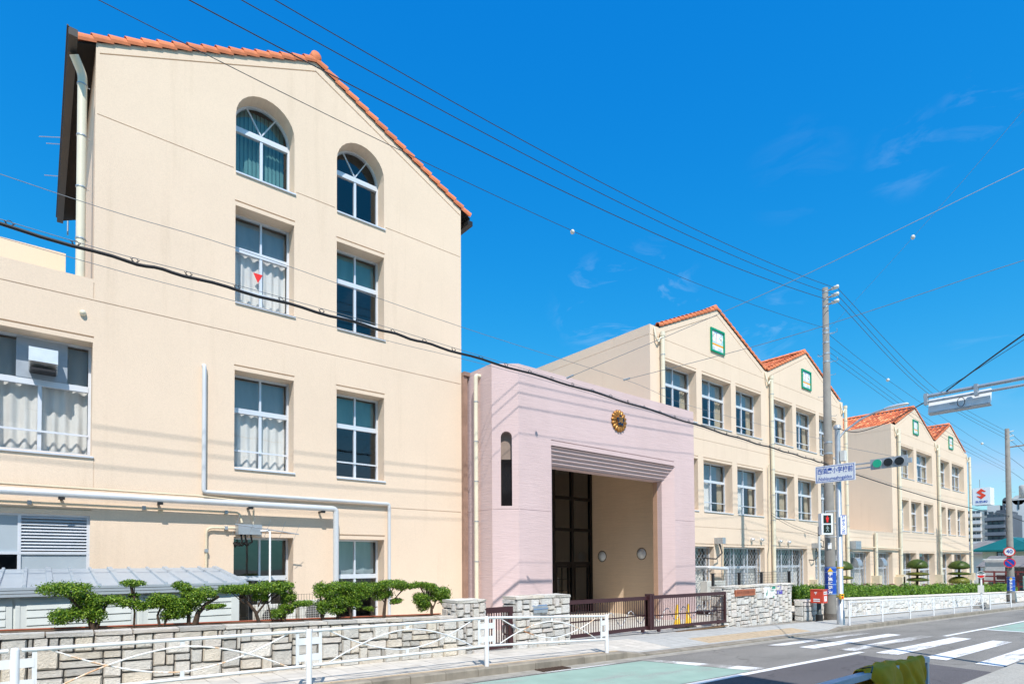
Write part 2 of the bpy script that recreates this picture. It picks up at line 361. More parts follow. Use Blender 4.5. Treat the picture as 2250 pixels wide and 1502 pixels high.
WHITE = mk_plain('white_plastic', (0.80, 0.80, 0.79), 0.4, 0, 0.03)
OFFW = mk_plain('off_white_metal', (0.66, 0.65, 0.60), 0.45, 0, 0.05, 2, weather=0.1)
BEIGE = mk_plain('beige_conduit', (0.66, 0.56, 0.40), 0.5, 0, 0.08, 3)
REDP = mk_plain('red_enamel', (0.62, 0.06, 0.028), 0.35, 0, 0.06, 2)
RED = mk_plain('red_print', (0.72, 0.02, 0.015), 0.45, 0, 0.02)
BLUE = mk_plain('blue_print', (0.010, 0.07, 0.40), 0.45, 0, 0.03)
NAVY = mk_plain('navy_enamel', (0.006, 0.010, 0.035), 0.35)
GOLD = mk_plain('gilt_bronze', (0.42, 0.19, 0.045), 0.42, 0.5, 0.5, 16)
YEL = mk_plain('yellow_paint', (0.82, 0.48, 0.02), 0.4, 0, 0.05)
GRN = mk_plain('green_frame', (0.0, 0.27, 0.13), 0.4, 0, 0.05)
LBLUE = mk_plain('pale_blue_tile', (0.42, 0.64, 0.78), 0.3, 0, 0.12, 8)
ORNG = mk_plain('orange_band', (0.85, 0.36, 0.01), 0.4)
LGREY = mk_plain('pale_grey_tile', (0.52, 0.57, 0.66), 0.3)
TGREEN = mk_plain('teal_print', (0.0, 0.26, 0.17), 0.4)
PURP = mk_plain('violet_print', (0.10, 0.08, 0.42), 0.4)
TERRA = mk_plain('red_granite', (0.36, 0.115, 0.055), 0.5, 0, 0.12, 30)
SIGNG = mk_plain('signal_grey', (0.34, 0.37, 0.40), 0.45, 0.2, 0.06)
LENS = mk_plain('dark_lens', (0.012, 0.009, 0.008), 0.15)
NETM = mk_plain('olive_net', (0.72, 0.34, 0.004), 0.85, 0, 0.14, 9, 0.25)
WIREM = mk_plain('wire', (0.03, 0.035, 0.045), 0.4)
WIREG = mk_plain('grey_wire', (0.22, 0.24, 0.26), 0.45, 0.3)

# ================================================================== the setting
def sl(x):                                   # height of the far pavement along the street (it falls to the right)
    return 0.145 - 0.0268 * x if x < 150 else 0.145 - 0.0268 * 150
def rd(x): return sl(x) - 0.13               # road surface
def strip(mb, x0, x1, y0, y1, zf, dz=0.0, n=None, mi=0):
    n = n or max(1, int(abs(x1-x0)/4))
    for i in range(n):
        a = x0 + (x1-x0)*i/n; b = x0 + (x1-x0)*(i+1)/n
        mb.quad((a, y0, zf(a)+dz), (b, y0, zf(b)+dz), (b, y1, zf(b)+dz), (a, y1, zf(a)+dz), mi)
mb = MB(); strip(mb, -80, 150, -80, 120, sl, -0.20, 24); strip(mb, 150, 1500, -500, 700, sl, -0.20, 4); strip(mb, -600, -80, -500, 700, lambda x: sl(-80), -0.2, 2)
strip(mb, -80, 150, 120, 700, sl, -0.2, 4); strip(mb, -80, 150, -500, -80, sl, -0.2, 4)
O('ground', mb, GRND, kind='structure')
mb = MB(); strip(mb, -40, 200, 2.3, 7.6, rd, 0.0, 60); road = O('road', mb, ASPH, kind='structure')
mb = MB(); strip(mb, 4.0, 13.35, 2.52, 5.06, rd, 0.004, 6); mb.f.pop(); mb.sm.pop(); mb.mi.pop(); a = 4.0+9.35*5/6
mb.quad((a, 2.52, rd(a)+.004), (13.2, 2.52, rd(13.2)+.004), (13.62, 5.0, rd(13.62)+.004), (a, 5.06, rd(a)+.004))
O('asphalt_patch', mb, ASPHD, road)
mb = MB(); mb.quad((-14, 5.24, rd(-14)+.004), (9.66, 5.24, rd(9.66)+.004), (8.97, 7.06, rd(8.97)+.004), (-14, 7.06, rd(-14)+.004)); O('green_lane', mb, GREENP, road)
mb = MB(); strip(mb, 24.45, 90, 2.7, 5.02, rd, .004); O('green_lane', mb, GREENP, road)
def mark(x0, x1, y0, y1, mat=WPAINT, n=3, name='painted_stripe'):
    mb = MB(); strip(mb, x0, x1, y0, y1, rd, 0.008, n); return O(name, mb, mat, road)
for (y0, y1, m, x0, x1) in ((6.68, 6.94, WWORN, 13.5, 19.15), (6.00, 6.34, WPAINT, 13.85, 19.55), (5.29, 5.63, WWORN, 14.2, 19.92), (4.48, 4.90, WPAINT, 14.33, 20.12), (3.60, 4.01, WPAINT, 14.3, 20.1), (2.69, 3.12, WPAINT, 14.2, 20.1)):
    mark(x0, x1, y0, y1, m)
mark(-14, 14.2, 5.06, 5.19, WPAINT, 8, 'painted_line'); mark(20.3, 90, 5.08, 5.2, WPAINT, 12, 'painted_line'); mark(-14, 8.9, 7.10, 7.16, WWORN, 8, 'painted_line')
mb = MB(); mb.quad((8.95, 7.12, rd(9)+.010), (9.2, 7.12, rd(9.2)+.010), (10.15, 5.22, rd(10.1)+.010), (9.66, 5.22, rd(9.7)+.010)); O('painted_line', mb, WWORN, road)
mb = MB(); mb.quad((24.15, 2.7, rd(24.2)+.010), (24.4, 2.7, rd(24.4)+.010), (24.4, 5.06, rd(24.4)+.010), (24.15, 5.06, rd(24.2)+.010)); O('painted_line', mb, WPAINT, road)
mb = MB(); strip(mb, -30, 120, 7.18, 7.5, rd, 0.004, 40); O('gutter_strip', mb, mk_plain('gutter_concrete', (0.33, 0.305, 0.26), 0.9, 0, 0.25, 6, 0.3, weather=0.2), road)
mb = MB()
for k in range(9):
    x = 6.55 + k*0.075; mb.box(x, x+.045, 7.2, 7.42, rd(x)+.004, rd(x)+.02)
O('drain_grate', mb, mk_plain('rusty_iron', (0.07, 0.04, 0.025), 0.8, 0.2, 0.3, 20), road)
# near pavement, on the camera's side
mb = MB(); strip(mb, -40, 11.4, -3.2, 2.46, sl, -0.03, 12); mb.quad((11.4, -3.2, sl(11.4)-.03), (60, -3.2, sl(60)-.03), (60, 2.46, sl(60)-.03), (11.4, 2.46, sl(11.4)-.03))
mb2 = MB(); strip(mb2, -40, 60, 2.46, 2.5, lambda x: sl(x)-.03, 0, 20); mb.add(mb2.v, mb2.f)
for i in range(25):
    a = -40+i*4; mb.quad((a, 2.5, rd(a)-.02), (a+4, 2.5, rd(a+4)-.02), (a+4, 2.5, sl(a+4)-.03), (a, 2.5, sl(a)-.03))
O('near_pavement', mb, NEARP, kind='structure')

# far pavement: bedding, kerb stones, pavers
def dip(x):
    def ss(t): t = max(0, min(1, t)); return t*t*(3-2*t)
    return ss((x-8.9)/0.8) * (1 - ss((x-18.6)/0.8))
def sw(x, y):
    k = max(0, min(1, (y-7.45)/1.3))
    return sl(x) - 0.095*dip(x)*(1-k)**1.3
pav = None
mb = MB()
xs = [-12 + i*0.5 for i in range(int(82/0.5)+1)]; ys = [7.6, 7.9, 8.2, 8.6, 9.0, 10.0]
for i in range(len(xs)-1):
    for j in range(len(ys)-1):
        q = [(xs[i], ys[j]), (xs[i+1], ys[j]), (xs[i+1], ys[j+1]), (xs[i], ys[j+1])]
        mb.poly([(x, y, sw(x, y)-0.02) for x, y in q])
pav = O('pavement', mb, mk_plain('paver_joint', (0.27, 0.25, 0.22), 0.95, 0, 0.2, 9), kind='structure')
mb = MB(); x = -12.0
while x < 70:
    L = 0.6 if x < 30 else 2.0; L2 = L - 0.008; kb = MB()
    y0, y1 = 7.45, 7.62; n = 4
    za, zb = sw(x, 7.45), sw(x+L2, 7.45); ba, bb = rd(x)-.05, rd(x+L2)-.05; c = 0.018 if dip(x+.3) < 0.5 else 0.008
    kb.add([(x, y0, ba), (x+L2, y0, bb), (x+L2, y0, zb-c), (x, y0, za-c), (x+L2, y0+c, zb), (x, y0+c, za), (x+L2, y1, sw(x+L2, y1)), (x, y1, sw(x, y1))],
           [(0, 1, 2, 3), (3, 2, 4, 5), (5, 4, 6, 7), (1, 0, 7, 6), (0, 3, 5, 7), (1, 6, 4, 2)])
    O('kerb_stone', kb, KERB, pav); x += L
def tile(mb, x, y, w, d, g=0.004, h=0.02):
    q = [(x+g, y+g), (x+w-g, y+g), (x+w-g, y+d-g), (x+g, y+d-g)]; r = random.uniform(-.0015, .0015)
    a = [(px_, py_, sw(px_, py_)-h) for px_, py_ in q]; b = [(px_, py_, sw(px_, py_)+r) for px_, py_ in q]
    mb.add(a+b, [(4, 5, 6, 7), (0, 1, 5, 4), (1, 2, 6, 5), (2, 3, 7, 6), (3, 0, 4, 7)])
rest = MB(); restt = MB(); restg = MB(); count = 0
for i in range(-7, 180):
    x = i*0.3
    for j in range(5):
        y = 7.72 + j*0.3
        if y > 8.9 and x < 9: continue
        if y+.3 > 8.95: continue
        if x < 10.6 and x > -2.2 and count < 230:
            tb = MB(); tile(tb, x, y, .3, .3); O('paver', tb, PAVE, pav); count += 1
        elif x < 10.6: tile(rest, x, y, .3, .3)
        elif 12.0 < x < 17.6 and y < 8.15: tile(restt, x, y, .15, .15); tile(restt, x+.15, y, .15, .15); tile(restt, x, y+.15, .15, .15); tile(restt, x+.15, y+.15, .15, .15)
        else: tile(restg, x, y, .3, .3, .005)
for i in range(0, 700):                      # narrow tan strip against the kerb
    x = -2.4 + i*0.1
    if x > 60: break
    tile(restt if x < 9 else restg, x, 7.625, .1, .092, .003)
for i in range(0, 32): 
    for j in range(3): tile(restg, 6.6+i*0.3, 8.93+j*.3, .3, .3, .005)
O('paver_field', rest, PAVE, pav, kind='stuff'); O('tan_paver_field', restt, PAVET, pav, kind='stuff'); O('gate_paver_field', restg, PAVEG, pav, kind='stuff')
# school yard behind the walls
mb = MB()
for (x0, x1, y0, y1, dz) in ((-30, 6.6, 9.65, 45, 0.0), (6.6, 20.6, 9.0, 45, -.03), (20.6, 75, 9.6, 45, 0.1)):
    strip(mb, x0, x1, y0, y1, sl, dz, 8)
O('yard', mb, YARD, kind='structure')

# ================================================================== school buildings
YF = 13.6; RV = 0.39; YG = YF + RV
def inside(p, poly):
    c = False; n = len(poly); x, y = p
    for i in range(n):
        x1, y1 = poly[i]; x2, y2 = poly[i-1]
        if (y1 > y) != (y2 > y) and x < (x2-x1)*(y-y1)/(y2-y1)+x1: c = not c
    return c
def facade(outline, holes, P, mb=None):
    """wall sheet with real openings. holes: (polygon, depth, has_back). P(x, z, d) gives the world point at depth d behind the face"""
    mb = mb or MB()
    vs = []; es = []
    for lp in [outline] + [h[0] for h in holes]:
        n = len(vs); k = len(lp); vs += [Vector(p) for p in lp]; es += [(n+i, n+(i+1) % k) for i in range(k)]
    ov, oe, of, *_ = delaunay_2d_cdt(vs, es, [], 0, 1e-5)
    tri = []
    for f in of:
        c = sum((ov[i] for i in f), Vector((0, 0)))/len(f)
        if inside(c, outline) and not any(inside(c, h[0]) for h in holes): tri.append(f)
    mb.add([P(v.x, v.y, 0) for v in ov], tri)
    for poly, d, back in holes:
        k = len(poly)
        for i in range(k):
            a, b = poly[i], poly[(i+1) % k]
            mb.quad(P(*a, 0), P(*b, 0), P(*b, d), P(*a, d))
        if back: mb.poly([P(x, z, d) for x, z in poly])
    return mb
def rect(x0, x1, z0, z1): return [(x0, z0), (x1, z0), (x1, z1), (x0, z1)]
def arch(x0, x1, z0, zs, n=14):
    c = (x0+x1)/2; r = (x1-x0)/2
    return [(x0, z0), (x1, z0)] + [(c + r*math.cos(math.pi*i/n), zs + r*1.0*math.sin(math.pi*i/n)) for i in range(n+1)]
PF = lambda x, z, d: (x, YF+d, z)
def grooves(x0, x1, ztop): return (rect(x0-.01, x1+.015, ztop+.085, ztop+.118), 0.03, True)
def joint(x0, x1, z): return (rect(x0, x1, z-.009, z+.009), 0.012, True)

def curtain(x0, x1, y, z0, z1, parent, mat=CURTAIN, folds=9.0, amp=.035, gather=0.0, name='curtain'):
    mb = MB(); n = max(8, int((x1-x0)*folds*6)); ph = random.uniform(0, 6); rows = 6; vs = []
    for j in range(rows+1):
        t = j/rows; z = z1 + (z0-z1)*t
        for i in range(n+1):
            u = i/n; x = x0 + (x1-x0)*u; w = math.sin(u*(x1-x0)*folds*6.283/1.6+ph+0.5*math.sin(u*7+ph))
            vs.append((x + gather*t*math.sin(u*9+ph)*.05, y + amp*(0.5+0.6*t)*w + .01*math.sin(9*u+5*t), z + (0.02*math.sin(u*13+ph) if j == rows else 0)))
    fs = [(j*(n+1)+i, j*(n+1)+i+1, (j+1)*(n+1)+i+1, (j+1)*(n+1)+i) for j in range(rows) for i in range(n)]
    mb.add(vs, fs, True); return O(name, mb, mat, parent)
def window(bld, x0, x1, z0, z1, cols=2, tr=1.33, low=.42, fill='dark', yg=YG, fw=.045, sill=True, upper='blind', glass=None):
    """sliding aluminium window set back in its opening"""
    glass = glass or GLASS
    mb = MB(); y0, y1 = yg-.03, yg+.04
    mb.box(x0, x1, y0, y1, z1-fw, z1); mb.box(x0, x1, y0, y1, z0, z0+fw*1.5); mb.box(x0, x0+fw, y0+.001, y1-.001, z0+fw*1.5, z1-fw); mb.box(x1-fw, x1, y0+.001, y1-.001, z0+fw*1.5, z1-fw)
    zt = z0+tr if tr else z1
    if tr: mb.box(x0+fw, x1-fw, y0-.012, y1, zt-.055, zt+.055)
    cw = (x1-x0)/cols
    for i in range(1, cols):
        xc = x0+cw*i; mb.box(xc-.03, xc+.03, y0+.002, y1-.004, z0+fw*1.5, zt-(.055 if tr else fw))
        if tr: mb.box(xc-.022, xc+.022, y0+.004, y1-.006, zt+.055, z1-fw)
    if low: mb.box(x0+fw, x1-fw, y0-.03, y0-.005, z0+low-.018, z0+low+.018)
    w = O('window', mb, ALU, bld)
    for i in range(cols):
        xa = x0+cw*i + (fw if i == 0 else .03); xb = x0+cw*(i+1) - (fw if i == cols-1 else .03)
        for (za, zb) in (((z0+fw*1.5, zt-.055), (zt+.055, z1-fw)) if tr else ((z0+fw*1.5, z1-fw),)):
            p = MB(); p.quad((xa, yg+.002*(i % 2), za), (xb, yg+.002*(i % 2), za), (xb, yg+.002*(i % 2), zb), (xa, yg+.002*(i % 2), zb)); O('pane', p, glass, w)
    if sill:
        sb = MB(); sb.slab([(x0, yg-.03, z0+.005), (x0-.0, YF-.035, z0-.02), (x0-.0, YF-.035, z0-.05), (x0, yg-.03, z0-.045)], (x1-x0+.03, 0, 0)); O('sill', sb, ALU, w)
    yc = yg+.12
    if fill == 'curtain':
        xm = (x0+x1)/2
        curtain(x0+.05, xm-.01, yc, z0+.06, zt-.01, w); curtain(xm+.02, x1-.05, yc, z0+.06, zt-.01, w)
    elif fill == 'half':
        curtain(x0+.05, x0+(x1-x0)*.55, yc, z0+.06, zt-.01, w, folds=12)
        curtain(x1-(x1-x0)*.16, x1-.05, yc+.03, z0+.06, zt-.01, w, folds=14, mat=MATS['beige_curtain'])
    elif fill == 'tied':
        curtain(x1-(x1-x0)*.2, x1-.05, yc+.03, z0+.06, zt-.01, w, folds=14, mat=MATS['beige_curtain'])
    if tr and upper == 'blind': curtain(x0+.05, x1-.05, yc+.02, zt+.06, z1-.05, w, BLIND, 5, .012, name='blind')
    if tr and upper == 'teal': curtain(x0+.05, x1-.05, yc+.02, zt+.06, z1-.05, w, TEALB, 5, .008, name='blind')
    return w
mk_cloth('beige_curtain', (0.55, 0.50, 0.38), 0.3)
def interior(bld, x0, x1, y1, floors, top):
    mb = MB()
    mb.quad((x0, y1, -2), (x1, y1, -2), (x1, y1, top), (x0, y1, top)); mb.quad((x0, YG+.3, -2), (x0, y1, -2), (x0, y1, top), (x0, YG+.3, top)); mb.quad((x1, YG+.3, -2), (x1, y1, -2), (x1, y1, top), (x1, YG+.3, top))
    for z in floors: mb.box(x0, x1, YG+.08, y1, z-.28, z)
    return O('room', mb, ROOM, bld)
def verge_mesh():
    """one barrel tile of the gable edge, along +X, hanging over the front (-Y)"""
    mb = MB(); L = .33; n = 9; vs = []
    prof = [(-.072, -.105), (-.086, -.05), (-.083, 0.0), (-.058, .040), (-.015, .060), (.035, .056), (.075, .03), (.095, -.02), (.10, -.04)]
    for k, (x, sc) in enumerate(((0, 1.0), (L, .88))):
        for (y, z) in prof: vs.append((x, y*sc, z*sc + (0.046 if k == 0 else 0.0)))
    for k, (x, sc) in enumerate(((0, .88), (L, .76))):
        for (y, z) in prof: vs.append((x, y*sc+.004, z*sc*.98 - .006 + (0.042 if k == 0 else 0.0)))
    fs = [(i, i+1, n+i+1, n+i) for i in range(n-1)] + [(2*n+i+1, 2*n+i, 3*n+i, 3*n+i+1) for i in range(n-1)] + [(i+1, i, 2*n+i, 2*n+i+1) for i in range(n-1)] + [(n+i, n+i+1, 3*n+i+1, 3*n+i) for i in range(n-1)]
    mb.add(vs, fs, False); me = mb.mesh('verge_tile'); me.materials.append(TILE); return me
VERGE = verge_mesh()
def rake(roof, xa, za, xb, zb, y, n):
    """verge tiles climbing from the eave (xa, za) to the ridge (xb, zb)"""
    dx, dz = xb-xa, zb-za; L = math.hypot(dx, dz); ang = math.atan2(dz, dx); step = L/n
    for i in range(n):
        t = i/n; x = xa+dx*t; z = za+dz*t
        if dx > 0: piece('verge_tile', VERGE, roof, (x, y, z), (0, -ang + random.uniform(-.012, .012), random.uniform(-.01, .01)), (step*1.10/.33, 1, 1))
        else: piece('verge_tile', VERGE, roof, (x, y, z), (0, math.atan2(dz, -dx) + random.uniform(-.012, .012), 0), (-step*1.10/.33, 1, 1))
def roof_slope(roof, xe, ze, xr, zr, y0, y1, fine=True):
    """pantile field: columns run down the slope, the wave runs along Y"""
    mb = MB(); dx, dz = xr-xe, zr-ze; L = math.hypot(dx, dz); ux, uz = dx/L, dz/L; nx, nz = -uz*(1 if dx > 0 else -1), abs(ux)
    cw, rl = .27, .34; nc = int((y1-y0)/cw); nr = max(1, int(L/rl)); rl = L/nr; cw = (y1-y0)/nc
    if not fine:
        mb.quad((xe, y0, ze), (xr, y0, zr), (xr, y1, zr), (xe, y1, ze)); return O('tile_field', mb, TILE, roof, kind='stuff')
    wv = [(0, .052), (.16, .062), (.34, .040), (.5, 0), (.66, -.012), (.84, .008), (1.0, .052)]
    for c in range(nc):
        for r in range(nr):
            vs = []
            for (s0, h) in ((r*rl-.03, .03), ((r+1)*rl, 0.0)):
                for (w, a) in wv:
                    vs.append((xe+ux*s0+nx*(a+h), y0+(c+w)*cw, ze+uz*s0+nz*(a+h)))
            k = len(wv); fs = [(i, i+1, k+i+1, k+i) for i in range(k-1)]
            lip = [(v[0]-nx*.03, v[1], v[2]-nz*.03) for v in vs[:k]]
            mb.add(vs+lip, fs + [(i+1, i, 2*k+i, 2*k+i+1) for i in range(k-1)], False)
    return O('tile_field', mb, TILEF, roof, kind='stuff')
def ridge(roof, x, z, y0, y1):
    rm = MB(); n = 8
    for k, (yy, sc) in enumerate(((0, 1), (.42, .9))): pass
    vs = []
    for (yy, sc) in ((0, 1.0), (.42, .9)):
        for i in range(n+1):
            a = math.pi*i/n; vs.append((.15*sc*math.cos(a), yy, .13*sc*math.sin(a) - .02))
    rm.add(vs, [(i, i+1, n+2+i, n+1+i) for i in range(n)] + [tuple(range(n, -1, -1))], True); me = rm.mesh('ridge_tile'); me.materials.append(TILE)
    k = int((y1-y0)/.38)
    for i in range(k): piece('ridge_tile', me, roof, (x, y0+i*.38, z), (random.uniform(-.01, .01), 0, 0))
def gable_roof(bld, xl, xc, xr, ze, zr, y0, y1, nt, finial=False, fine_l=True, over=.12, name='roof'):
    mb = MB(); t = .05
    for (xa, xb) in ((xl, xc), (xr, xc)):
        mb.add([(xa, y0, ze), (xb, y0, zr), (xb, y1, zr), (xa, y1, ze), (xa, y0, ze-t), (xb, y0, zr-t), (xb, y1, zr-t), (xa, y1, ze-t)], [(0, 1, 2, 3), (7, 6, 5, 4), (0, 4, 5, 1), (0, 3, 7, 4), (3, 2, 6, 7)])
    rf = O(name, mb, mk_plain('roof_board', (0.014, 0.011, 0.010), 0.9) if 'roof_board' not in MATS else MATS['roof_board'], bld)
    rake(rf, xl, ze+.06, xc, zr+.06, y0+.02, nt); rake(rf, xr, ze+.06, xc, zr+.06, y0+.02, nt)
    roof_slope(rf, xl, ze+.02, xc, zr+.02, y0+.14, y1, fine_l); roof_slope(rf, xr, ze+.02, xc, zr+.02, y0+.14, y1, False)
    ridge(rf, xc, zr+.10, y0+.02, y1)
    if finial:
        fb = MB(); fb.lathe((xc, y0-.02, zr+.12), (0, 1, 0), [(-.05, 0.0), (-.045, .08), (-.02, .125), (.03, .13), (.10, .11)], 18); O('ridge_end_tile', fb, TILE, rf)
    return rf
def pipe(bld, name, pts, r, mat, n=10, clips=None, clipdir=(0, 1, 0), label=None):
    mb = MB(); mb.tube(pts, r, n); o = O(name, mb, mat, bld)
    if clips:
        for c in clips:
            cb = MB(); cb.lathe((c[0], c[1], c[2]-.012), (0, 0, 1), [(0, r*1.14), (.024, r*1.14)], 12)
            d = Vector(clipdir); cb.tube([Vector(c), Vector(c)+d*.12], .008, 6); O('pipe_clip', cb, ZINC, o)
    return o
def bend(pts, r, n=4):
    """round the corners of a polyline"""
    P = [Vector(p) for p in pts]; out = [P[0]]
    for i in range(1, len(P)-1):
        a = (P[i-1]-P[i]).normalized(); b = (P[i+1]-P[i]).normalized(); s = P[i]+a*r; e = P[i]+b*r
        for k in range(n+1):
            t = k/n; out.append(s*(1-t)**2 + P[i]*2*t*(1-t) + e*t*t)
    out.append(P[-1]); return out

# ------------------------------------------------------------------ the tall gabled wing
tw = T('school_building', 'tall cream four-storey school wing with orange tiled gable and two arched windows', 'building', (5, YF, sl(5)))
holes = []
for (x0, x1) in ((3.32, 4.60), (5.63, 6.90)):
    holes.append((arch(x0, x1, 10.33, 11.60), RV, False))
    for z0, z1 in ((7.43, 9.56), (3.78, 5.91), (0.14, 2.26)): holes.append((rect(x0, x1, z0, z1), RV, False)); holes.append(grooves(x0, x1, z1))
for (x0, x1, z0, z1) in ((-4.2, -1.0, 3.74, 5.91), (-.75, .80, 3.74, 5.91), (-3.4, .79, 1.46, 2.60)):
    holes.append((rect(x0, x1, z0, z1), RV if z0 > 3 else .12, False))
    holes.append(grooves(x0, x1, z1))
for z in (3.09,):
    holes.append(joint(-7.9, 9.27, z))
holes.append(joint(-7.9, 9.27, 6.725)); holes += [joint(.83, 3.28, 10.37), joint(4.64, 5.59, 10.37), joint(6.94, 9.27, 10.37)]
holes.append((rect(.80, .815, 6.76, 7.06), .012, True)); holes.append((rect(.83, .842, 3.13, 3.70), .01, True))
g = .022
holes.append(([(.86, 11.56), (5.1, 13.49), (9.27, 11.56), (9.27, 11.56+g*1.3), (5.1, 13.49+g*1.5), (.86, 11.56+g*1.3)], .02, True))
outl = [(-8, -2), (9.3, -2), (9.3, 11.755), (5.1, 13.735), (.80, 11.755), (.80, 7.13), (-8, 7.13)]
mb = facade(outl, holes, PF)
for (x, za, zb) in ((.80, 7.13, 11.72), (9.3, -2, 11.72)): mb.quad((x, YF, za), (x, 21, za), (x, 21, zb), (x, YF, zb))
mb.quad((-8, YF, 7.13), (.80, YF, 7.13), (.80, YF+.25, 7.13), (-8, YF+.25, 7.13)); mb.quad((-8, YF+.25, 7.13), (.8, YF+.25, 7.13), (.8, YF+.25, 6.8), (-8, YF+.25, 6.8)); mb.quad((-8, YF+.25, 6.8), (.8, YF+.25, 6.8), (.8, 25, 6.8), (-8, 25, 6.8))
mb.quad((-8, 21, -2), (9.3, 21, -2), (9.3, 21, 11.7), (-8, 21, 11.7)) if False else None
mb.quad((.8, 21, 6.7), (9.3, 21, 6.7), (9.3, 21, 11.7), (.8, 21, 11.7))
O('wall', mb, CREAM, tw)
mb = MB(); mb.box(-9, .55, 20, 20.3, 6.8, 10.22); O('rear_parapet', mb, CREAM, tw)
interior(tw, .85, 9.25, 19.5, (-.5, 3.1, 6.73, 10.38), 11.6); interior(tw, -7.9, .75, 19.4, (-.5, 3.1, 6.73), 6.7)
gable_roof(tw, .48, 5.1, 9.62, 11.62, 13.74, YF+.004, 21, 17, finial=True, fine_l=False)
mb = MB(); mb.box(.36, .50, 13.15, 20.7, 11.36, 11.50); mb.box(.335, .365, 13.14, 20.71, 11.49, 11.515); o = O('gutter', mb, GUTTER, tw)
mb = MB(); mb.box(9.50, 9.66, 13.52, 20.7, 11.36, 11.49); O('gutter', mb, GUTTER, tw)
pipe(tw, 'downspout', bend([(.46, 13.6, 11.33), (.60, 13.74, 11.1), (.60, 13.74, 6.85)], .08), .078, PVC, 12, [(.60, 13.74, z) for z in (10.9, 9.9, 8.9, 7.9)], (1, .2, 0))
for (x0, x1) in ((3.32, 4.60), (5.63, 6.90)):          # arched windows with a fanlight
    L = x0 < 4; c = (x0+x1)/2; r = (x1-x0)/2; zs = 11.60; z0 = 10.33; fw = .045; mb = MB(); y0, y1 = YG-.03, YG+.04
    mb.box(x0, x1, y0, y1, z0, z0+.06); mb.box(x0, x0+fw, y0, y1, z0+.06, zs); mb.box(x1-fw, x1, y0, y1, z0+.06, zs); mb.box(x0+fw, x1-fw, y0-.015, y1, zs-.14, zs-.02); mb.box(c-.03, c+.03, y0, y1, z0+.06, zs-.14)
    n = 16
    for i in range(n):
        a, b = math.pi*i/n, math.pi*(i+1)/n
        q = [(c+k*math.cos(t), zs+k*math.sin(t)) for k, t in ((r, a), (r, b), (r-fw, b), (r-fw, a))]
        mb.slab([(x, y0, z) for x, z in q], (0, .07, 0))
    for a in (R(58), R(122)):
        d = Vector((math.cos(a), 0, math.sin(a))); mb.obox(Vector((c, YG, zs))+d*r*.48, d*r*.48, (0, .02, 0), Vector((-d.z, 0, d.x))*.013)
    w = O('window', mb, ALU, tw)
    p = MB(); p.poly([(c+(r-.02)*math.cos(math.pi*i/n), YG+.001, zs-.02+(r-.02)*math.sin(math.pi*i/n)) for i in range(n+1)]); O('pane', p, GLASS, w)
    for (xa, xb) in ((x0+fw, c-.03), (c+.03, x1-fw)): p = MB(); p.quad((xa, YG, z0+.06), (xb, YG, z0+.06), (xb, YG, zs-.14), (xa, YG, zs-.14)); O('pane', p, GLASS, w)
    sb = MB(); sb.slab([(x0, YG-.03, z0+.005), (x0, YF-.035, z0-.02), (x0, YF-.035, z0-.05), (x0, YG-.03, z0-.045)], (x1-x0+.03, 0, 0)); O('sill', sb, ALU, w)
    if L:
        for k in range(13):
            xx = x0+.06+k*.09; q = MB(); q.obox((xx+.04, YG+.22, (z0+zs)/2+.3), (.042, .012, 0), (0, 0, .96), (.0004, -.001, 0)); O('blind_slat', q, TEALB, w)
window(tw, 3.32, 4.60, 7.43, 9.56, fill='curtain'); window(tw, 5.63, 6.90, 7.43, 9.56, upper='teal')
window(tw, 3.32, 4.60, 3.78, 5.91, fill='curtain'); window(tw, 5.63, 6.90, 3.78, 5.91, upper='teal')
window(tw, 3.32, 4.60, .14, 2.26, tr=1.2, low=None, upper=None); window(tw, 5.63, 6.90, .14, 2.26, tr=1.2, low=None, upper='blind')
mb = MB(); mb.slab([(3.79, YG-.034, 8.34), (4.0, YG-.034, 8.34), (3.895, YG-.034, 8.13)], (0, .002, 0)); O('fire_access_mark', mb, RED, tw)
# left windows, with a fan hood panel
w = window(tw, -.75, .80, 3.74, 5.91, fill='curtain', upper='blind'); window(tw, -4.2, -1.0, 3.74, 5.91, cols=4, fill='curtain')
mb = MB(); mb.box(-.32, .43, YG-.05, YG-.034, 5.13, 5.87); pn = O('fan_panel', mb, mk_plain('panel_grey', (0.33, 0.38, 0.44), 0.4, 0.2), tw)
mb = MB(); mb.slab([(-.14, 13.55, 5.36), (-.14, 13.58, 5.62), (-.14, 13.94, 5.68), (-.14, 13.94, 5.26)], (.42, 0, 0)); O('fan_hood', mb, mk_plain('stainless', (0.72, 0.72, 0.71), 0.3, 0.6), pn)
mb = MB(); mb.box(-.12, .26, 13.62, 13.92, 5.22, 5.262); O('fan_outlet', mb, BLACK, pn)
# ground floor: louvre and frosted lights
yg = YF+.09; mb = MB(); b = mb.box
for z in (1.46, 1.86, 2.56): b(-3.4, .79, yg-.03, yg+.03, z, z+.05)
for x in (-3.4, -2.2, -1.0, -.26, .74): b(x, x+.05, yg-.028, yg+.028, 1.51, 2.56)
w = O('window', mb, ALU, tw)
for (xa, xb, za, zb, m) in ((-.21, .74, 1.51, 1.86, FROST), (-.95, -.26, 1.51, 1.86, GLASS), (-.95, -.26, 1.91, 2.56, FROST), (-2.15, -1.0, 1.91, 2.56, FROST), (-2.15, -1.0, 1.51, 1.86, FROST), (-3.35, -2.2, 1.51, 1.86, FROST), (-3.35, -2.2, 1.91, 2.56, FROST)):
    q = MB(); q.quad((xa, yg, za), (xb, yg, za), (xb, yg, zb), (xa, yg, zb)); O('pane', q, m, w)
lv = MB(); lv.slab([(-.21, yg-.03, 0), (-.21, yg-.036, .002), (-.21, yg+.02, .05), (-.21, yg+.026, .048)], (.95, 0, 0)); lvm = lv.mesh('louvre_slat'); lvm.materials.append(ALU)
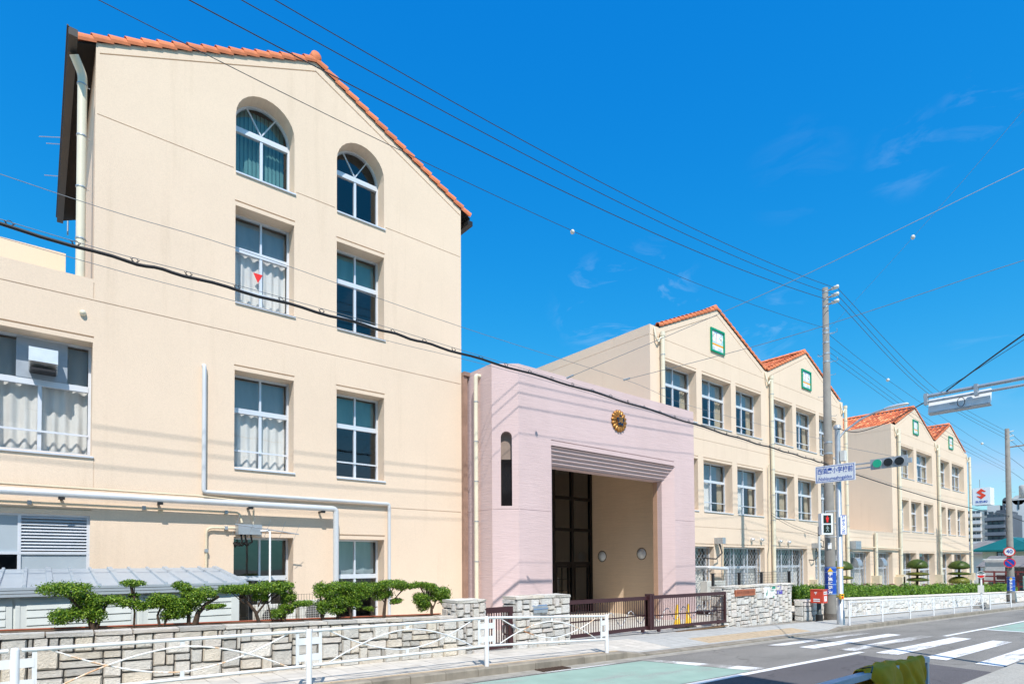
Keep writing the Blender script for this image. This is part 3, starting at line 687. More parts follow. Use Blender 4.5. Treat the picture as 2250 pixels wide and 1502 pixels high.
for k in range(11): piece('louvre_slat', lvm, w, (0, 0, 1.93+k*.058))
# pipes on the face
pipe(tw, 'conduit', bend([(2.71, YF+.01, 5.86), (2.71, 13.52, 5.86), (2.71, 13.52, 3.18), (7.0, 13.52, 3.18), (7.0, 13.52, .2)], .06), .043, GREYPIPE, 10)
pipe(tw, 'duct_pipe', bend([(-8, 13.36, 2.96), (5.52, 13.36, 2.96), (5.52, 13.36, .2)], .09), .068, GREYPIPE, 12)
for x in (-3.4, -1.6, .35, 1.9, 3.6, 5.2):
    mb = MB(); mb.box(x-.02, x+.02, 13.40, YF, 2.86, 2.90); mb.box(x-.05, x+.05, 13.33, 13.36, 2.85, 2.90); O('pipe_bracket', mb, GUTTER, tw)
pipe(tw, 'conduit', [(-8, 13.54, 3.13), (2.6, 13.54, 3.09), (3.3, 13.54, 3.05)], .018, BEIGE, 8)
pipe(tw, 'conduit', bend([(-8, 13.54, 2.80), (3.42, 13.54, 2.78), (3.46, 13.50, 2.56)], .09), .024, BEIGE, 8)
pipe(tw, 'conduit', bend([(2.77, 13.54, .5), (2.77, 13.54, 2.43), (3.36, 13.52, 2.44)], .12), .026, BEIGE, 8)
pipe(tw, 'conduit', bend([(2.6, 13.54, 3.08), (3.70, 13.54, 3.04), (3.70, 13.52, 2.5)], .08), .014, BEIGE, 8)
for (x, z) in ((-.1, 2.79), (1.65, 2.79), (3.15, 2.78), (2.77, 1.95), (3.15, 2.44)):
    mb = MB(); mb.box(x-.03, x+.03, 13.50, YF, z-.035, z+.035); O('pipe_clip', mb, ZINC, tw)
mb = MB(); mb.box(3.34, 3.82, 13.30, 13.56, 2.30, 2.52); jb = O('junction_box', mb, ZINC, tw)
for k, x in enumerate((3.42, 3.50, 3.62)):
    mb = MB(); mb.tube([(x, 13.42, 2.31), (x+.02, 13.40, 2.15), (x-.02-.02*k, 13.5, 2.06), (x-.1, 13.58, 2.12), (3.34, YG, 2.14)], .02, 6); O('flexible_hose', mb, BLACK, jb)
mb = MB(); mb.lathe((.64, YF-.05, 6.43), (0, 1, 0), [(-.03, .0), (-.025, .03), (0, .05), (.05, .055)], 14); O('vent_cap', mb, PVC, tw)
mb = MB(); mb.lathe((1.94, YF-.02, 2.74), (0, 1, 0), [(0, .045), (.02, .05)], 14); O('vent_cap', mb, BEIGE, tw)
# television aerial behind the eave and a small one on the face
ae = T('television_aerial', 'thin metal television aerial rods sticking out left of the gutter', 'aerial', (-.1, 20.3, 6.8))
mb = MB(); mb.tube([(.62, 21.2, 11.3), (.62, 21.2, 14.4)], .02, 6); mast = O('mast', mb, ZINC, ae)
for (x, z, z2) in ((-.05, 13.51, 14.19), (.107, 13.39, 13.98), (.45, 13.34, 13.78), (.077, 12.48, 13.02)):
    mb = MB(); mb.tube([(x, 20.5, z), (.62, 21.2, z2)], .011, 6); O('rod', mb, ZINC, ae)
ae = T('wall_aerial', 'small slanting aerial on a white bent pipe beside the grey junction box', 'aerial', (3.93, 13.2, .3))
mb = MB(); mb.tube(bend([(3.80, 13.3, 2.38), (3.93, 13.1, 2.38), (3.93, 13.1, .3)], .06), .022, 8); O('bent_pipe', mb, WHITE, ae)
mb = MB(); mb.tube([(3.22, 13.1, 2.50), (4.55, 13.1, 2.32)], .012, 6); O('boom', mb, ZINC, ae)
for k in range(5):
    x = 3.25 + k*.31; z = 2.5-.135*(x-3.22); mb = MB(); mb.tube([(x+.05, 13.0, z+.22), (x-.05, 13.2, z-.22)], .004, 5); O('rod', mb, ZINC, ae)
# corner flashing and pipe between wing and porch
mb = MB(); mb.box(9.305, 9.44, 13.5, 13.75, -.5, 6.95); mb.box(9.30, 9.50, 13.45, 13.78, 6.95, 7.06); O('joint_cover', mb, mk_plain('copper_brown_cover', (0.34, 0.22, 0.17), 0.5, 0.2, 0.2, 3, weather=0.2), tw)

# ------------------------------------------------------------------ pink entrance porch
po = T('entrance_porch', 'pink combed-render entrance porch with stepped lintel and gilt crest', 'porch', (14, 12, sl(14)))
PY = 12.0; XL, XR = 10.07, 18.30; ZT = 7.05
holes = [(rect(11.27, 17.10, 5.115, 5.14), .03, True)]
outl = [(XL, -2), (11.27, -2), (11.27, 4.98), (17.11, 4.98), (17.11, -2), (XR, -2), (XR, ZT), (XL, ZT)]
for (a, b) in ((10.1, 11.24), (17.14, 18.27)): holes.append((rect(a, b, 3.095, 3.107), .008, True))
mb = facade(outl, holes, lambda x, z, d: (x, PY+d, z))
# chamfered corner with the slot window, then the left flank
A = Vector((9.5, 12.445)); B2 = Vector((XL, PY)); cl = (B2-A).length; dv = (B2-A)/cl; nv = Vector((dv.y*-1, dv.x)) * 1.0
if nv.y < 0: nv = -nv
PC = lambda x, z, d: (A.x+dv.x*x+nv.x*d, A.y+dv.y*x+nv.y*d, z)
sx0, sx1 = .24, .54; sc = (sx0+sx1)/2; sr = (sx1-sx0)/2
slot = [(sx0, 3.19), (sx1, 3.19)] + [(sc+sr*math.cos(math.pi*i/8), 5.06+sr*math.sin(math.pi*i/8)) for i in range(9)]
facade([(0, -2), (cl, -2), (cl, ZT), (0, ZT)], [(slot, .20, False), (rect(.01, cl-.01, 3.095, 3.107), .008, True)], PC, mb)
facade([(0, -2), (2.4, -2), (2.4, ZT), (0, ZT)], [(rect(.02, 2.38, 3.095, 3.107), .008, True)], lambda x, z, d: (9.5+d, 12.445+x, z), mb)
mb.quad((XR, PY, -2), (XR, 13.7, -2), (XR, 13.7, ZT), (XR, PY, ZT))
mb.poly([(9.5, 12.445, ZT), (XL, PY, ZT), (XR, PY, ZT), (XR, 14.6, ZT), (9.5, 14.6, ZT)])
# splayed jambs
JD = .31
mb.quad((17.11, PY, -2), (17.11-JD, PY+JD, -2), (17.11-JD, PY+JD, 4.98), (17.11, PY, 4.98))
mb.quad((11.27, PY, -2), (11.27+JD, PY+JD, -2), (11.27+JD, PY+JD, 4.98), (11.27, PY, 4.98))
JX = 17.11-JD
mb.quad((JX, PY+JD, -2), (JX, PY+.68, -2), (JX, PY+.68, 5.4), (JX, PY+JD, 5.4)); mb.quad((11.27+JD, PY+JD, -2), (11.27+JD, PY+.68, -2), (11.27+JD, PY+.68, 5.4), (11.27+JD, PY+JD, 5.4))
mb.quad((JX, PY+.68, -2), (17.93, PY+.68, -2), (17.93, PY+.68, 5.4), (JX, PY+.68, 5.4))
O('wall', mb, PINK, po)
mb = MB(); mb.box(JX-.012, JX-.002, PY+.50, PY+.68, -.3, 4.44); O('jamb_strip', mb, mk_comb('brown_combed_strip', (0.50, 0.31, 0.21)), po)  # thin dark brown strip laid over the inner end of the jamb
NS = 5; dz_ = .53/NS; dy_ = JD/NS
for i in range(NS):                                     # stepped lintel: a thin lit lip over a sloping underside
    za = 4.98 - i*dz_; ya = PY + dy_*i; yb = ya+dy_; zb = za-dz_; sb = MB(); lip = .032
    xl, xr = 11.27+dy_*i, 17.11-dy_*i
    if i: sb.quad((xl-dy_, ya-.018, za), (xr+dy_, ya-.018, za), (xr+dy_, ya-.018, za-lip), (xl-dy_, ya-.018, za-lip))
    sb.quad((xl-dy_*.5, ya-.018, za-lip), (xr+dy_*.5, ya-.018, za-lip), (xr-dy_, yb+.012, zb+.012), (xl+dy_, yb+.012, zb+.012))
    sb.quad((xl+dy_, yb+.012, zb+.012), (xr-dy_, yb+.012, zb+.012), (xr-dy_, yb-.018, zb), (xl+dy_, yb-.018, zb))
    O('lintel_step', sb, PINK, po)
mb = MB(); mb.quad((11.27+JD, PY+JD-.02, 4.45), (JX, PY+JD-.02, 4.45), (JX, PY+.68, 4.45), (11.27+JD, PY+.68, 4.45)); mb.quad((11.3, PY+.68, 4.45), (17.93, PY+.68, 4.45), (17.93, PY+.68, 5.5), (11.3, PY+.68, 5.5)); O('lintel_soffit', mb, PINK, po)
GY = 16.7; IX = 17.915
facade_in = facade([(12.68, -2), (GY+.1, -2), (GY+.1, 5.9), (12.68, 5.9)], [(rect(12.7, GY-.02, 3.02, 3.034), .008, True), (rect(15.12, 15.132, -.5, 5.8), .006, True)], lambda x, z, d: (IX+d*.2, x, z))
facade_in.quad((11.3, 12.68, -2), (11.3, GY+.1, -2), (11.3, GY+.1, 5.9), (11.3, 12.68, 5.9)); facade_in.quad((11.3, 12.68, 5.5), (18, 12.68, 5.5), (18, GY+.1, 5.5), (11.3, GY+.1, 5.5))
O('inner_wall', facade_in, CREAM_IN, po)
for (y, z) in ((16.08, 1.90), (14.08, 1.97)):
    mb = MB(); mb.lathe((IX, y, z), (-1, 0, 0), [(-.01, .20), (.012, .20), (.012, .165), (.03, .16), (.075, .12), (.10, .06), (.105, 0)], 22); O('wall_lamp', mb, mk_plain('frosted_lamp', (0.75, 0.78, 0.80), 0.3) if 'frosted_lamp' not in MATS else MATS['frosted_lamp'], po)
    mb = MB(); mb.lathe((IX, y, z), (-1, 0, 0), [(-.005, .235), (.006, .235)], 22); O('lamp_recess', mb, mk_plain('lamp_recess', (0.16, 0.11, 0.08), 0.8) if 'lamp_recess' not in MATS else MATS['lamp_recess'], po)
# glazed screen at the back
mb = MB(); gy = GY-.05; b = mb.box
xs_ = (11.4, 12.5, 13.6, 14.65, 15.65, 16.68, 17.76); zs_ = (-.3, 1.62, 2.97, 4.24, 5.5)
for x in xs_: b(x, x+.13, gy-.06, gy+.06, -.4, 5.5)
for z in zs_[1:4]: b(11.5, 17.8, gy-.052, gy+.052, z-.065, z+.065)
for x in (15.80, 16.5, 16.85, 17.62): b(x, x+.07, gy-.045, gy+.045, -.3, 1.56)
for z in (.1, 1.5): b(15.8, 17.7, gy-.04, gy+.04, z-.05, z+.05)
for z in (.55, 1.0): b(15.87, 16.5, gy-.02, gy+.02, z-.012, z+.012)
b(16.16, 16.19, gy-.021, gy+.021, .1, 1.5)
sc_ = O('glazed_screen', mb, mk_plain('bronze_frame', (0.012, 0.010, 0.010), 0.35, 0.3), po)
for i in range(6):
    for j in range(4): q = MB(); q.quad((xs_[i]+.13, gy, zs_[j]+.06), (xs_[i+1], gy, zs_[j]+.06), (xs_[i+1], gy, zs_[j+1]-.06), (xs_[i]+.13, gy, zs_[j+1]-.06)); O('pane', q, DARKGLASS, sc_)
mb = MB(); mb.box(16.9, 17.7, 18.4, 19.0, -.4, 1.0); O('lobby_cabinet', mb, WHITE, po); mb = MB(); mb.box(16.3, 16.7, 18.6, 19.0, -.4, 1.3); O('lobby_cabinet', mb, LGREY, po)
mb = MB(); mb.quad((9, 19.9, -2), (20, 19.9, -2), (20, 19.9, 6), (9, 19.9, 6)); mb.quad((9, GY, 5.6), (20, GY, 5.6), (20, 19.9, 5.6), (9, 19.9, 5.6)); mb.quad((11.3, GY, -1), (11.3, 19.9, -1), (11.3, 19.9, 6), (11.3, GY, 6)); mb.quad((19.8, GY, -1), (19.8, 19.9, -1), (19.8, 19.9, 6), (19.8, GY, 6)); O('lobby', mb, ROOM, po)
# slot window
mb = MB(); mb.poly([PC(x, z, .16) for x, z in rect(sx0+.015, sx1-.015, 3.2, 4.47)]); O('pane', mb, mk_plain('smoked_glass', (0.012, 0.010, 0.010), 0.06), po)
mb = MB(); mb.poly([PC(x, z, .18) for x, z in ([(sx0, 4.47), (sx1, 4.47)] + slot[2:])]); O('slot_panel', mb, mk_plain('slot_mesh_panel', (0.26, 0.20, 0.165), 0.8), po)  # panel colour darkened to carry the shade inside the slot
pipe(po, 'downspout', bend([(9.5, 12.98, 6.83), (9.36, 12.98, 6.83), (9.36, 12.98, -.1)], .05), .058, PVC, 12, [(9.36, 12.98, z) for z in (6.1, 5.0, 3.9, 2.8, 1.7, .6)], (1, 0, 0))
# link wall behind the porch
mb = MB(); mb.quad((9.3, 14.6, 5.7), (17.95, 14.6, 5.7), (17.95, 14.6, 7.35), (9.3, 14.6, 7.35)); mb.quad((9.3, 14.6, 7.35), (17.95, 14.6, 7.35), (17.95, 20, 7.35), (9.3, 20, 7.35)); O('link_wall', mb, CREAM, po)
# crest
cr = T('school_crest', 'round gilt crest of radiating petals with a dark blue flower, above the porch opening', 'emblem', (14.18, PY-.02, 6.10))
C0 = Vector((14.18, PY, 6.10)); Rr_ = .355
pm = MB(); n = 6; vs = []
for (t, w, h) in ((.40, .035, .05), (.60, .060, .075), (.85, .062, .07), (.97, .045, .05), (1.0, .0, .02)):
    for k in range(n+1):
        a = math.pi*k/n; vs.append((t*Rr_, -h*math.sin(a)*.9-.012, w*math.cos(a)))
for i in range(4):
    pm.add([], [])
pm.add(vs, [(i*(n+1)+k, i*(n+1)+k+1, (i+1)*(n+1)+k+1, (i+1)*(n+1)+k) for i in range(4) for k in range(n)], True)
pme = pm.mesh('petal'); pme.materials.append(GOLD)
for i in range(16): piece('petal', pme, cr, C0, (0, 2*math.pi*i/16+.1, 0), (1, 1, 1))
def flower(r, y, rr=.86):
    return [(C0.x + r*(rr+(1-rr)*math.cos(5*(a-math.pi/2)))*math.cos(a), y, C0.z + r*(rr+(1-rr)*math.cos(5*(a-math.pi/2)))*math.sin(a)) for a in [2*math.pi*k/50 for k in range(50)]]
mb = MB(); mb.slab(flower(.20, PY-.088), (0, .06, 0)); O('flower_rim', mb, GOLD, cr)
mb = MB(); mb.slab(flower(.182, PY-.098), (0, .02, 0)); O('flower', mb, NAVY, cr)
text('crest_character', '須', .23, (C0.x, PY-.101, C0.z), (1, 0, 0), (0, 0, 1), GOLD, cr, thick=.008)

# ------------------------------------------------------------------ gabled classroom blocks
def plaque(bld, x0, x1, z0, z1):
    y = YF-.035; f = .075; mb = MB()
    mb.box(x0, x1, y-.03, YF, z0, z0+f); mb.box(x0, x1, y-.03, YF, z1-f, z1); mb.box(x0, x0+f, y-.03, YF, z0+f, z1-f); mb.box(x1-f, x1, y-.03, YF, z0+f, z1-f); fr = O('mural_frame', mb, GRN, bld)
    w, h = x1-x0, z1-z0; Q = lambda u, v, d: (x0+u*w, y+.02-d, z0+v*h)
    def pt(pts, mat, d, nm='mural_tile'): m = MB(); m.poly([Q(u, v, d) for u, v in pts]); O(nm, m, mat, fr)
    pt([(.05, .4), (.95, .4), (.95, .95), (.05, .95)], LBLUE, 0); pt([(.05, .05), (.95, .05), (.95, .4), (.05, .4)], WHITE, 0)
    for (u, v, r) in ((.2, .8, .1), (.35, .72, .12), (.62, .78, .13), (.8, .68, .12), (.72, .55, .12), (.25, .55, .12)):
        pt([(u+r*math.cos(a), v+r*.8*math.sin(a)) for a in [math.pi*2*k/12 for k in range(12)]], WHITE, .002)
    pt([(.36, .44), (.66, .44), (.6, .7), (.42, .7)], WHITE, .004); pt([(.42, .7), (.6, .7), (.57, .78), (.45, .78)], WHITE, .004)
    for u in (.18, .42, .78): pt([(u, .45), (u+.02, .45), (u+.03, .85), (u+.01, .85)], ORNG if u != .42 else RED, .005)
    pt([(.05, .31), (.95, .31), (.95, .39), (.05, .39)], ORNG, .004)
    for u in (.12, .5, .66): pt([(u, .10), (u+.22, .10), (u+.17, .24), (u+.06, .24)], LGREY, .004)
def block(name, label, x0, x1, gables, wins, ze, zr, zdrop=0, depth=27.5, side_x=None):
    bl = T(name, label, 'building', ((x0+x1)/2, YF, sl((x0+x1)/2)))
    holes = []; outl = [(x0, -4.5), (x1, -4.5), (x1, ze)]
    for (gl, gc, gr) in reversed(gables): outl += [(gr, ze), (gc, zr), (gl, ze)]
    outl.append((x0, ze))
    for w in wins: holes.append((rect(*w['r']), RV, False)); holes.append(grooves(w['r'][0], w['r'][1], w['r'][3]))
    for z in (10.3+zdrop, 6.72+zdrop, 3.09+zdrop): holes.append(joint(x0+.03, x1-.03, z))
    for (gl, gc, gr) in gables:
        k = .30; holes.append(([(gl+.25, ze-.16), (gc, zr-.26), (gr-.25, ze-.16), (gr-.25, ze-.13), (gc, zr-.225), (gl+.25, ze-.13)], .02, True))
    mb = facade(outl, holes, PF)
    facade([(0, -4.5), (depth-YF, -4.5), (depth-YF, ze), (0, ze)], [joint(.03, depth-YF-.1, 10.3+zdrop)], lambda x, z, d: (x0+d, YF+x, z), mb)
    mb.quad((x1, YF, -4.5), (x1, depth, -4.5), (x1, depth, ze), (x1, YF, ze))
    mb.poly([(x0, depth, -4.5), (x1, depth, -4.5), (x1, depth, ze), (x0, depth, ze)])
    mb.quad((x0, YF, ze), (gables[0][0], YF, ze), (gables[0][0], depth, ze), (x0, depth, ze)); mb.quad((gables[-1][2], YF, ze), (x1, YF, ze), (x1, depth, ze), (gables[-1][2], depth, ze))
    O('wall', mb, CREAM, bl)
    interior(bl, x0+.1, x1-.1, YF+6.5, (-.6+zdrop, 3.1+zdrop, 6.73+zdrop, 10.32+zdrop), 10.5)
    for w in wins: window(bl, *w['r'], **{k: v for k, v in w.items() if k not in ('r', 'lattice')})
    for (gl, gc, gr) in gables: gable_roof(bl, gl-.05, gc, gr+.05, ze+.03, zr+.03, YF+.004, depth, 15)
    return bl
W_ = []
for (x0, x1, f) in ((18.75, 20.98, 'tied'), (21.38, 23.64, 'tied'), (24.04, 26.27, 'tied'), (27.2, 29.41, 'half'), (29.82, 32.08, 'tied'), (32.47, 34.66, 'tied')): W_.append(dict(r=(x0, x1, 7.40, 9.48), cols=2, tr=1.33, fill=f))
for (x0, x1, f) in ((18.75, 21.02, 'half'), (21.43, 23.66, 'half'), (24.08, 26.36, 'half'), (27.25, 29.5, 'tied'), (29.9, 32.2, 'tied'), (32.56, 34.75, 'tied')): W_.append(dict(r=(x0, x1, 3.77, 5.89), cols=2, tr=1.33, fill=f))
for (x0, x1) in ((18.9, 22.12), (22.87, 26.4), (27.28, 30.8), (31.7, 34.95)): W_.append(dict(r=(x0, x1, -.35, 2.29), cols=3, tr=1.75, low=None, fill='curtain', sill=False, upper=None))
bB = block('school_building', 'cream three-storey block with two orange gables just right of the pink porch', 17.93, 35.58, ((18.5, 22.6, 26.68), (26.9, 31.0, 35.1)), W_, 10.68, 12.48)
plaque(bB, 22.05, 23.11, 10.59, 11.60); plaque(bB, 30.45, 31.51, 10.58, 11.57)
for x in (18.55, 27.05, 35.62):
    pipe(bB, 'downspout', [(x, 13.47, 10.44), (x, 13.47, 7.0), (x+.0, 13.47, 3.4), (x, 13.47, -.5)], .085, PVC, 12, [(x, 13.47, z) for z in (9.6, 8.3, 7.2, 6.0, 4.8, 3.6, 2.4, 1.2)], (-.9, .5, 0))
    pipe(bB, 'overflow_pipe', bend([(x-.38, YF-.02, 10.6), (x-.38, 13.5, 10.2), (x-.24, 13.5, 10.02), (x-.14, 13.48, 10.22), (x, 13.47, 10.3)], .08), .035, PVC, 8)
    mb = MB(); mb.lathe((x, 13.47, 10.38), (0, 0, 1), [(-.06, .10), (.10, .10)], 12); O('pipe_head', mb, PVC, bB)
pipe(bB, 'conduit', [(26.72, 13.5, 6.2), (26.72, 13.5, 2.4), (26.6, 13.5, 2.0), (26.6, 13.5, -.3)], .03, BEIGE, 8)
mb = MB(); mb.slab([(18.95, YG-.06, 8.5), (19.25, YG-.06, 8.5), (19.1, YG-.06, 8.2)], (0, .004, 0)); O('fire_access_mark', mb, RED, bB)
# steel lattice shutters before the ground floor windows
def lattice(bld, x0, x1, z0, z1, y):
    mb = MB(); p = .24; n = int((x1-x0)/p); p = (x1-x0)/n; m = int((z1-z0)/.26); q = (z1-z0)/m
    for i in range(n):
        for s in (0, 1):
            prev = None; xc = x0+(i+.5)*p
            pts = [(xc + (p*.5 if (j+s) % 2 else -p*.5)*.92, z0+j*q) for j in range(m+1)]
            for (xa, za), (xb, zb) in zip(pts, pts[1:]):
                d = Vector((xb-xa, 0, zb-za)); L = d.length/2; d.normalize(); mb.obox(((xa+xb)/2, y+.006*s, (za+zb)/2), d*L, (0, .003, 0), Vector((-d.z, 0, d.x))*.008)
    sh = O('lattice_shutter', mb, ZINC, bld); sh['kind'] = 'stuff'
    mb = MB()
    for k in range(4): x = x0+(x1-x0)*k/3; mb.box(x-.02, x+.02, y-.015, y+.02, z0, z1)
    mb.box(x0, x1, y-.017, y+.022, z1-.04, z1); O('shutter_frame', mb, ALU, sh)
for (x0, x1) in ((18.95, 22.1), (22.92, 26.38), (27.33, 30.78), (31.75, 34.9)): lattice(bB, x0, x1, -.35, 2.27, YG-.16)
for (x, z) in ((25.18, 2.65), (26.03, 2.65), (27.81, 2.61), (28.70, 2.59)):
    mb = MB(); mb.lathe((x, YF, z), (0, -1, 0), [(0, .09), (.05, .09), (.12, .075), (.16, .04), (.17, 0)], 14); O('vent_hood', mb, mk_plain('hood_steel', (0.7, 0.7, 0.69), 0.25, 0.6) if 'hood_steel' not in MATS else MATS['hood_steel'], bB)
for (x, z, s) in ((22.15, 2.52, .22), (31.3, 2.45, .26)):
    mb = MB(); mb.box(x, x+s, 13.2, YF, z-.12, z+.14); bx = O('junction_box', mb, ZINC, bB)
    pipe(bB, 'conduit', bend([(x+.3, 13.5, z), (x+.5, 13.5, z), (x+.5, 13.5, -.2)], .12), .028, BEIGE, 8)
    pipe(bB, 'flexible_hose', [(x+.05, 13.4, z-.1), (x+.1, 13.3, z-.5), (x-.2, 13.4, z-.75), (x-.5, YG-.1, z-.7)], .03, BLACK, 8)
pipe(bB, 'duct_pipe', bend([(21.2, YG, 1.42), (21.2, 13.25, 1.42), (22.55, 13.25, 1.36), (22.55, 13.25, -.3)], .12), .07, GREYPIPE, 12)
mb = MB(); mb.box(30.95, 31.5, 13.2, YF, .15, .7); O('meter_box', mb, BEIGE, bB)
# single-storey link
lk = T('school_building', 'low one-storey cream link between the two gabled school blocks', 'building', (39.4, YF, sl(39.4)))
ho = []
lw = ((36.25, 39.22), (40.2, 43.0))
for (x0, x1) in lw: ho.append((rect(x0, x1, -.6, 2.2), RV, False)); ho.append(grooves(x0, x1, 2.2))
ho.append(joint(35.6, 43.1, 3.03))
mb = facade([(35.59, -4.5), (43.17, -4.5), (43.17, 3.48), (35.59, 3.48)], ho, PF); mb.quad((35.59, YF, 3.48), (43.17, YF, 3.48), (43.17, 27, 3.48), (35.59, 27, 3.48)); O('wall', mb, CREAM, lk)
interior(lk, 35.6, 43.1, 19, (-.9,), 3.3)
for (x0, x1) in lw:
    window(lk, x0, x1, -.6, 2.2, cols=2, tr=1.8, low=None, fill='curtain', sill=False, upper=None); lattice(lk, x0+.1, x1-.1, -.5, 2.15, YG-.16)
    mb = MB(); n = 8; xx = x0+.5; pr = [(13.35+.3-.3*math.cos(math.pi/2*k/n), 1.35+.5*math.sin(math.pi/2*k/n)) for k in range(n+1)]
    mb.slab([(xx, y, z) for y, z in [(YG-.2, 1.35), (13.35, 1.35)] + pr[1:] + [(YG-.2, 1.85)]], (.62, 0, 0)); O('fan_hood', mb, ZINC, lk)
pipe(lk, 'downspout', [(39.8, 13.45, 3.35), (39.8, 13.45, -.8)], .09, PVC, 12, [(39.8, 13.45, z) for z in (2.2, .6)], (-.9, .5, 0))
pipe(lk, 'conduit', [(36.6, 13.48, 2.47), (44.2, 13.48, 2.42)], .045, BEIGE, 8)
mb = MB(); mb.box(35.75, 36.5, 13.1, YF, 2.32, 2.78); O('junction_box', mb, ZINC, lk)
for x in (39.35, 43.5): mb = MB(); mb.box(x, x+.4, 13.15, YF, .15, .75); O('meter_box', mb, BEIGE, lk)
# farther block
W_ = []
for (x0, x1) in ((44.3, 47.5), (48.1, 51.55), (52.9, 55.95), (56.55, 59.95)): W_.append(dict(r=(x0, x1, 7.28, 9.40), cols=3, tr=1.33, fill='half'))
for (x0, x1) in ((44.4, 46.35), (46.8, 48.97), (49.46, 51.65), (52.9, 54.72), (55.2, 57.3), (57.82, 60.0)): W_.append(dict(r=(x0, x1, 3.67, 5.76), cols=2, tr=1.33, fill='tied'))
for (x0, x1) in ((44.5, 47.65), (48.25, 51.7), (53.0, 55.96), (56.65, 60.1)): W_.append(dict(r=(x0, x1, -.9, 2.17), cols=3, tr=1.9, low=None, fill='curtain', sill=False, upper=None))
bC = block('school_building', 'farthest cream three-storey school block with twin orange gables', 43.18, 60.95, ((43.85, 47.93, 52.05), (52.35, 56.25, 60.4)), W_, 10.62, 12.36, -.07)
plaque(bC, 47.4, 48.49, 10.51, 11.52); plaque(bC, 55.76, 56.86, 10.47, 11.47)
for x in (44.15, 52.6, 61.1):
    pipe(bC, 'downspout', [(x, 13.45, 10.35), (x, 13.45, -1.2)], .095, PVC, 12, [(x, 13.45, z) for z in (9.5, 8.0, 6.5, 5.0, 3.5, 2.0)], (-.9, .5, 0))
    pipe(bC, 'overflow_pipe', bend([(x-.38, YF-.02, 10.5), (x-.38, 13.5, 10.1), (x-.2, 13.5, 9.9), (x, 13.45, 10.15)], .08), .04, PVC, 8)
    mb = MB(); mb.box(x-.9, x-.35, 13.15, YF, .0, .6); O('meter_box', mb, BEIGE, bC)
pipe(bC, 'conduit', [(52.9, 13.45, 2.42), (61, 13.45, 2.40)], .05, BEIGE, 8)

# ================================================================== stone walls
def stone_mesh(seed):
    rnd = random.Random(seed); mb = MB(); nx, nz = 4, 3; vs = []
    for j in range(nz+1):
        for i in range(nx+1):
            u, v = (-.5, -.43, 0, .43, .5)[i], (-.5, -.40, .40, .5)[j]; edge = (i in (0, nx)) or (j in (0, nz))
            cor = (i in (0, nx)) and (j in (0, nz))
            d = 0.0 if edge else -rnd.uniform(.5, 1.0)
            k = rnd.uniform(-.02, .02)
            s = .94 if cor else 1.0
            vs.append((u*s + (0 if i in (0, nx) else rnd.uniform(-.025, .025)), d, v*s + (0 if j in (0, nz) else rnd.uniform(-.035, .035)) + (k if j in (0, nz) else 0)))
    fs = [(j*(nx+1)+i, j*(nx+1)+i+1, (j+1)*(nx+1)+i+1, (j+1)*(nx+1)+i) for j in range(nz) for i in range(nx)]
    rim = [i for i in range(nx+1)] + [j*(nx+1)+nx for j in range(1, nz+1)] + [nz*(nx+1)+i for i in range(nx-1, -1, -1)] + [j*(nx+1) for j in range(nz-1, 0, -1)]
    n0 = len(vs); vs += [(vs[i][0], 1.4, vs[i][2]) for i in rim]; k = len(rim)
    fs += [(rim[i], n0+i, n0+(i+1) % k, rim[(i+1) % k]) for i in range(k)]
    mb.add(vs, fs, False); return mb.mesh('stone')
ST_A = [stone_mesh(i) for i in range(8)]; ST_B = [stone_mesh(50+i) for i in range(8)]
for m in ST_A: m.materials.append(STONE)
for m in ST_B: m.materials.append(STONER)
def ashlar(w, h, cell=.07, wr=(2, 7), hr=(2, 4)):
    nx, nz = max(2, int(round(w/cell))), max(2, int(round(h/cell))); g = [[0]*nx for _ in range(nz)]; out = []
    for j in range(nz):
        for i in range(nx):
            if g[j][i]: continue
            ww = 1
            mw = random.randint(*wr)
            while ww < mw and i+ww < nx and not g[j][i+ww]: ww += 1
            if i+ww == nx-1 and not g[j][nx-1]: ww += 1
            mh = random.randint(*hr) if ww > 2 else random.randint(hr[0], hr[1])
            hh = min(mh, nz-j)
            if nz-j-hh == 1: hh += 1
            for a in range(hh):
                for b in range(ww): g[j+a][i+b] = 1
            out.append((i*w/nx, j*h/nz, ww*w/nx, hh*h/nz))
    return out
def lay(parent, meshes, org, u, w, h, slope=0.0, cell=.07, gap=.012, limit=999, wr=(2, 7), hr=(2, 4), proud=.04, depthlim=None):
    """rock-faced stones over a wall face: org = lower-left corner, u = unit vector along the face, face looks to the right-hand side of u"""
    u = Vector(u).normalized(); nrm = Vector((u.y, -u.x, 0)); ang = math.atan2(u.y, u.x); stuff = MB(); n = 0
    for (a, b, ww, hh) in ashlar(w, h, cell, wr, hr):
        sw_, sh_ = ww-gap, hh-gap
        c = Vector(org) + u*(a+ww/2) + Vector((0, 0, b+hh/2 + slope*(a+ww/2))) + nrm*.022
        if n < limit:
            piece('stone', random.choice(meshes), parent, c, (random.uniform(-.02, .02), -math.atan(slope), ang), (sw_, proud*random.uniform(.7, 1.2), sh_)); n += 1
        else:
            m = random.choice(meshes); vs = [c + u*(v.co.x*sw_) + nrm*(-v.co.y*proud) + Vector((0, 0, v.co.z*sh_ + slope*v.co.x*sw_)) for v in m.vertices]
            stuff.add(vs, [list(p.vertices) for p in m.polygons])
    if stuff.v: O('stonework', stuff, meshes[0].materials[0], parent, kind='stuff')
    return n
SLP = -.0268
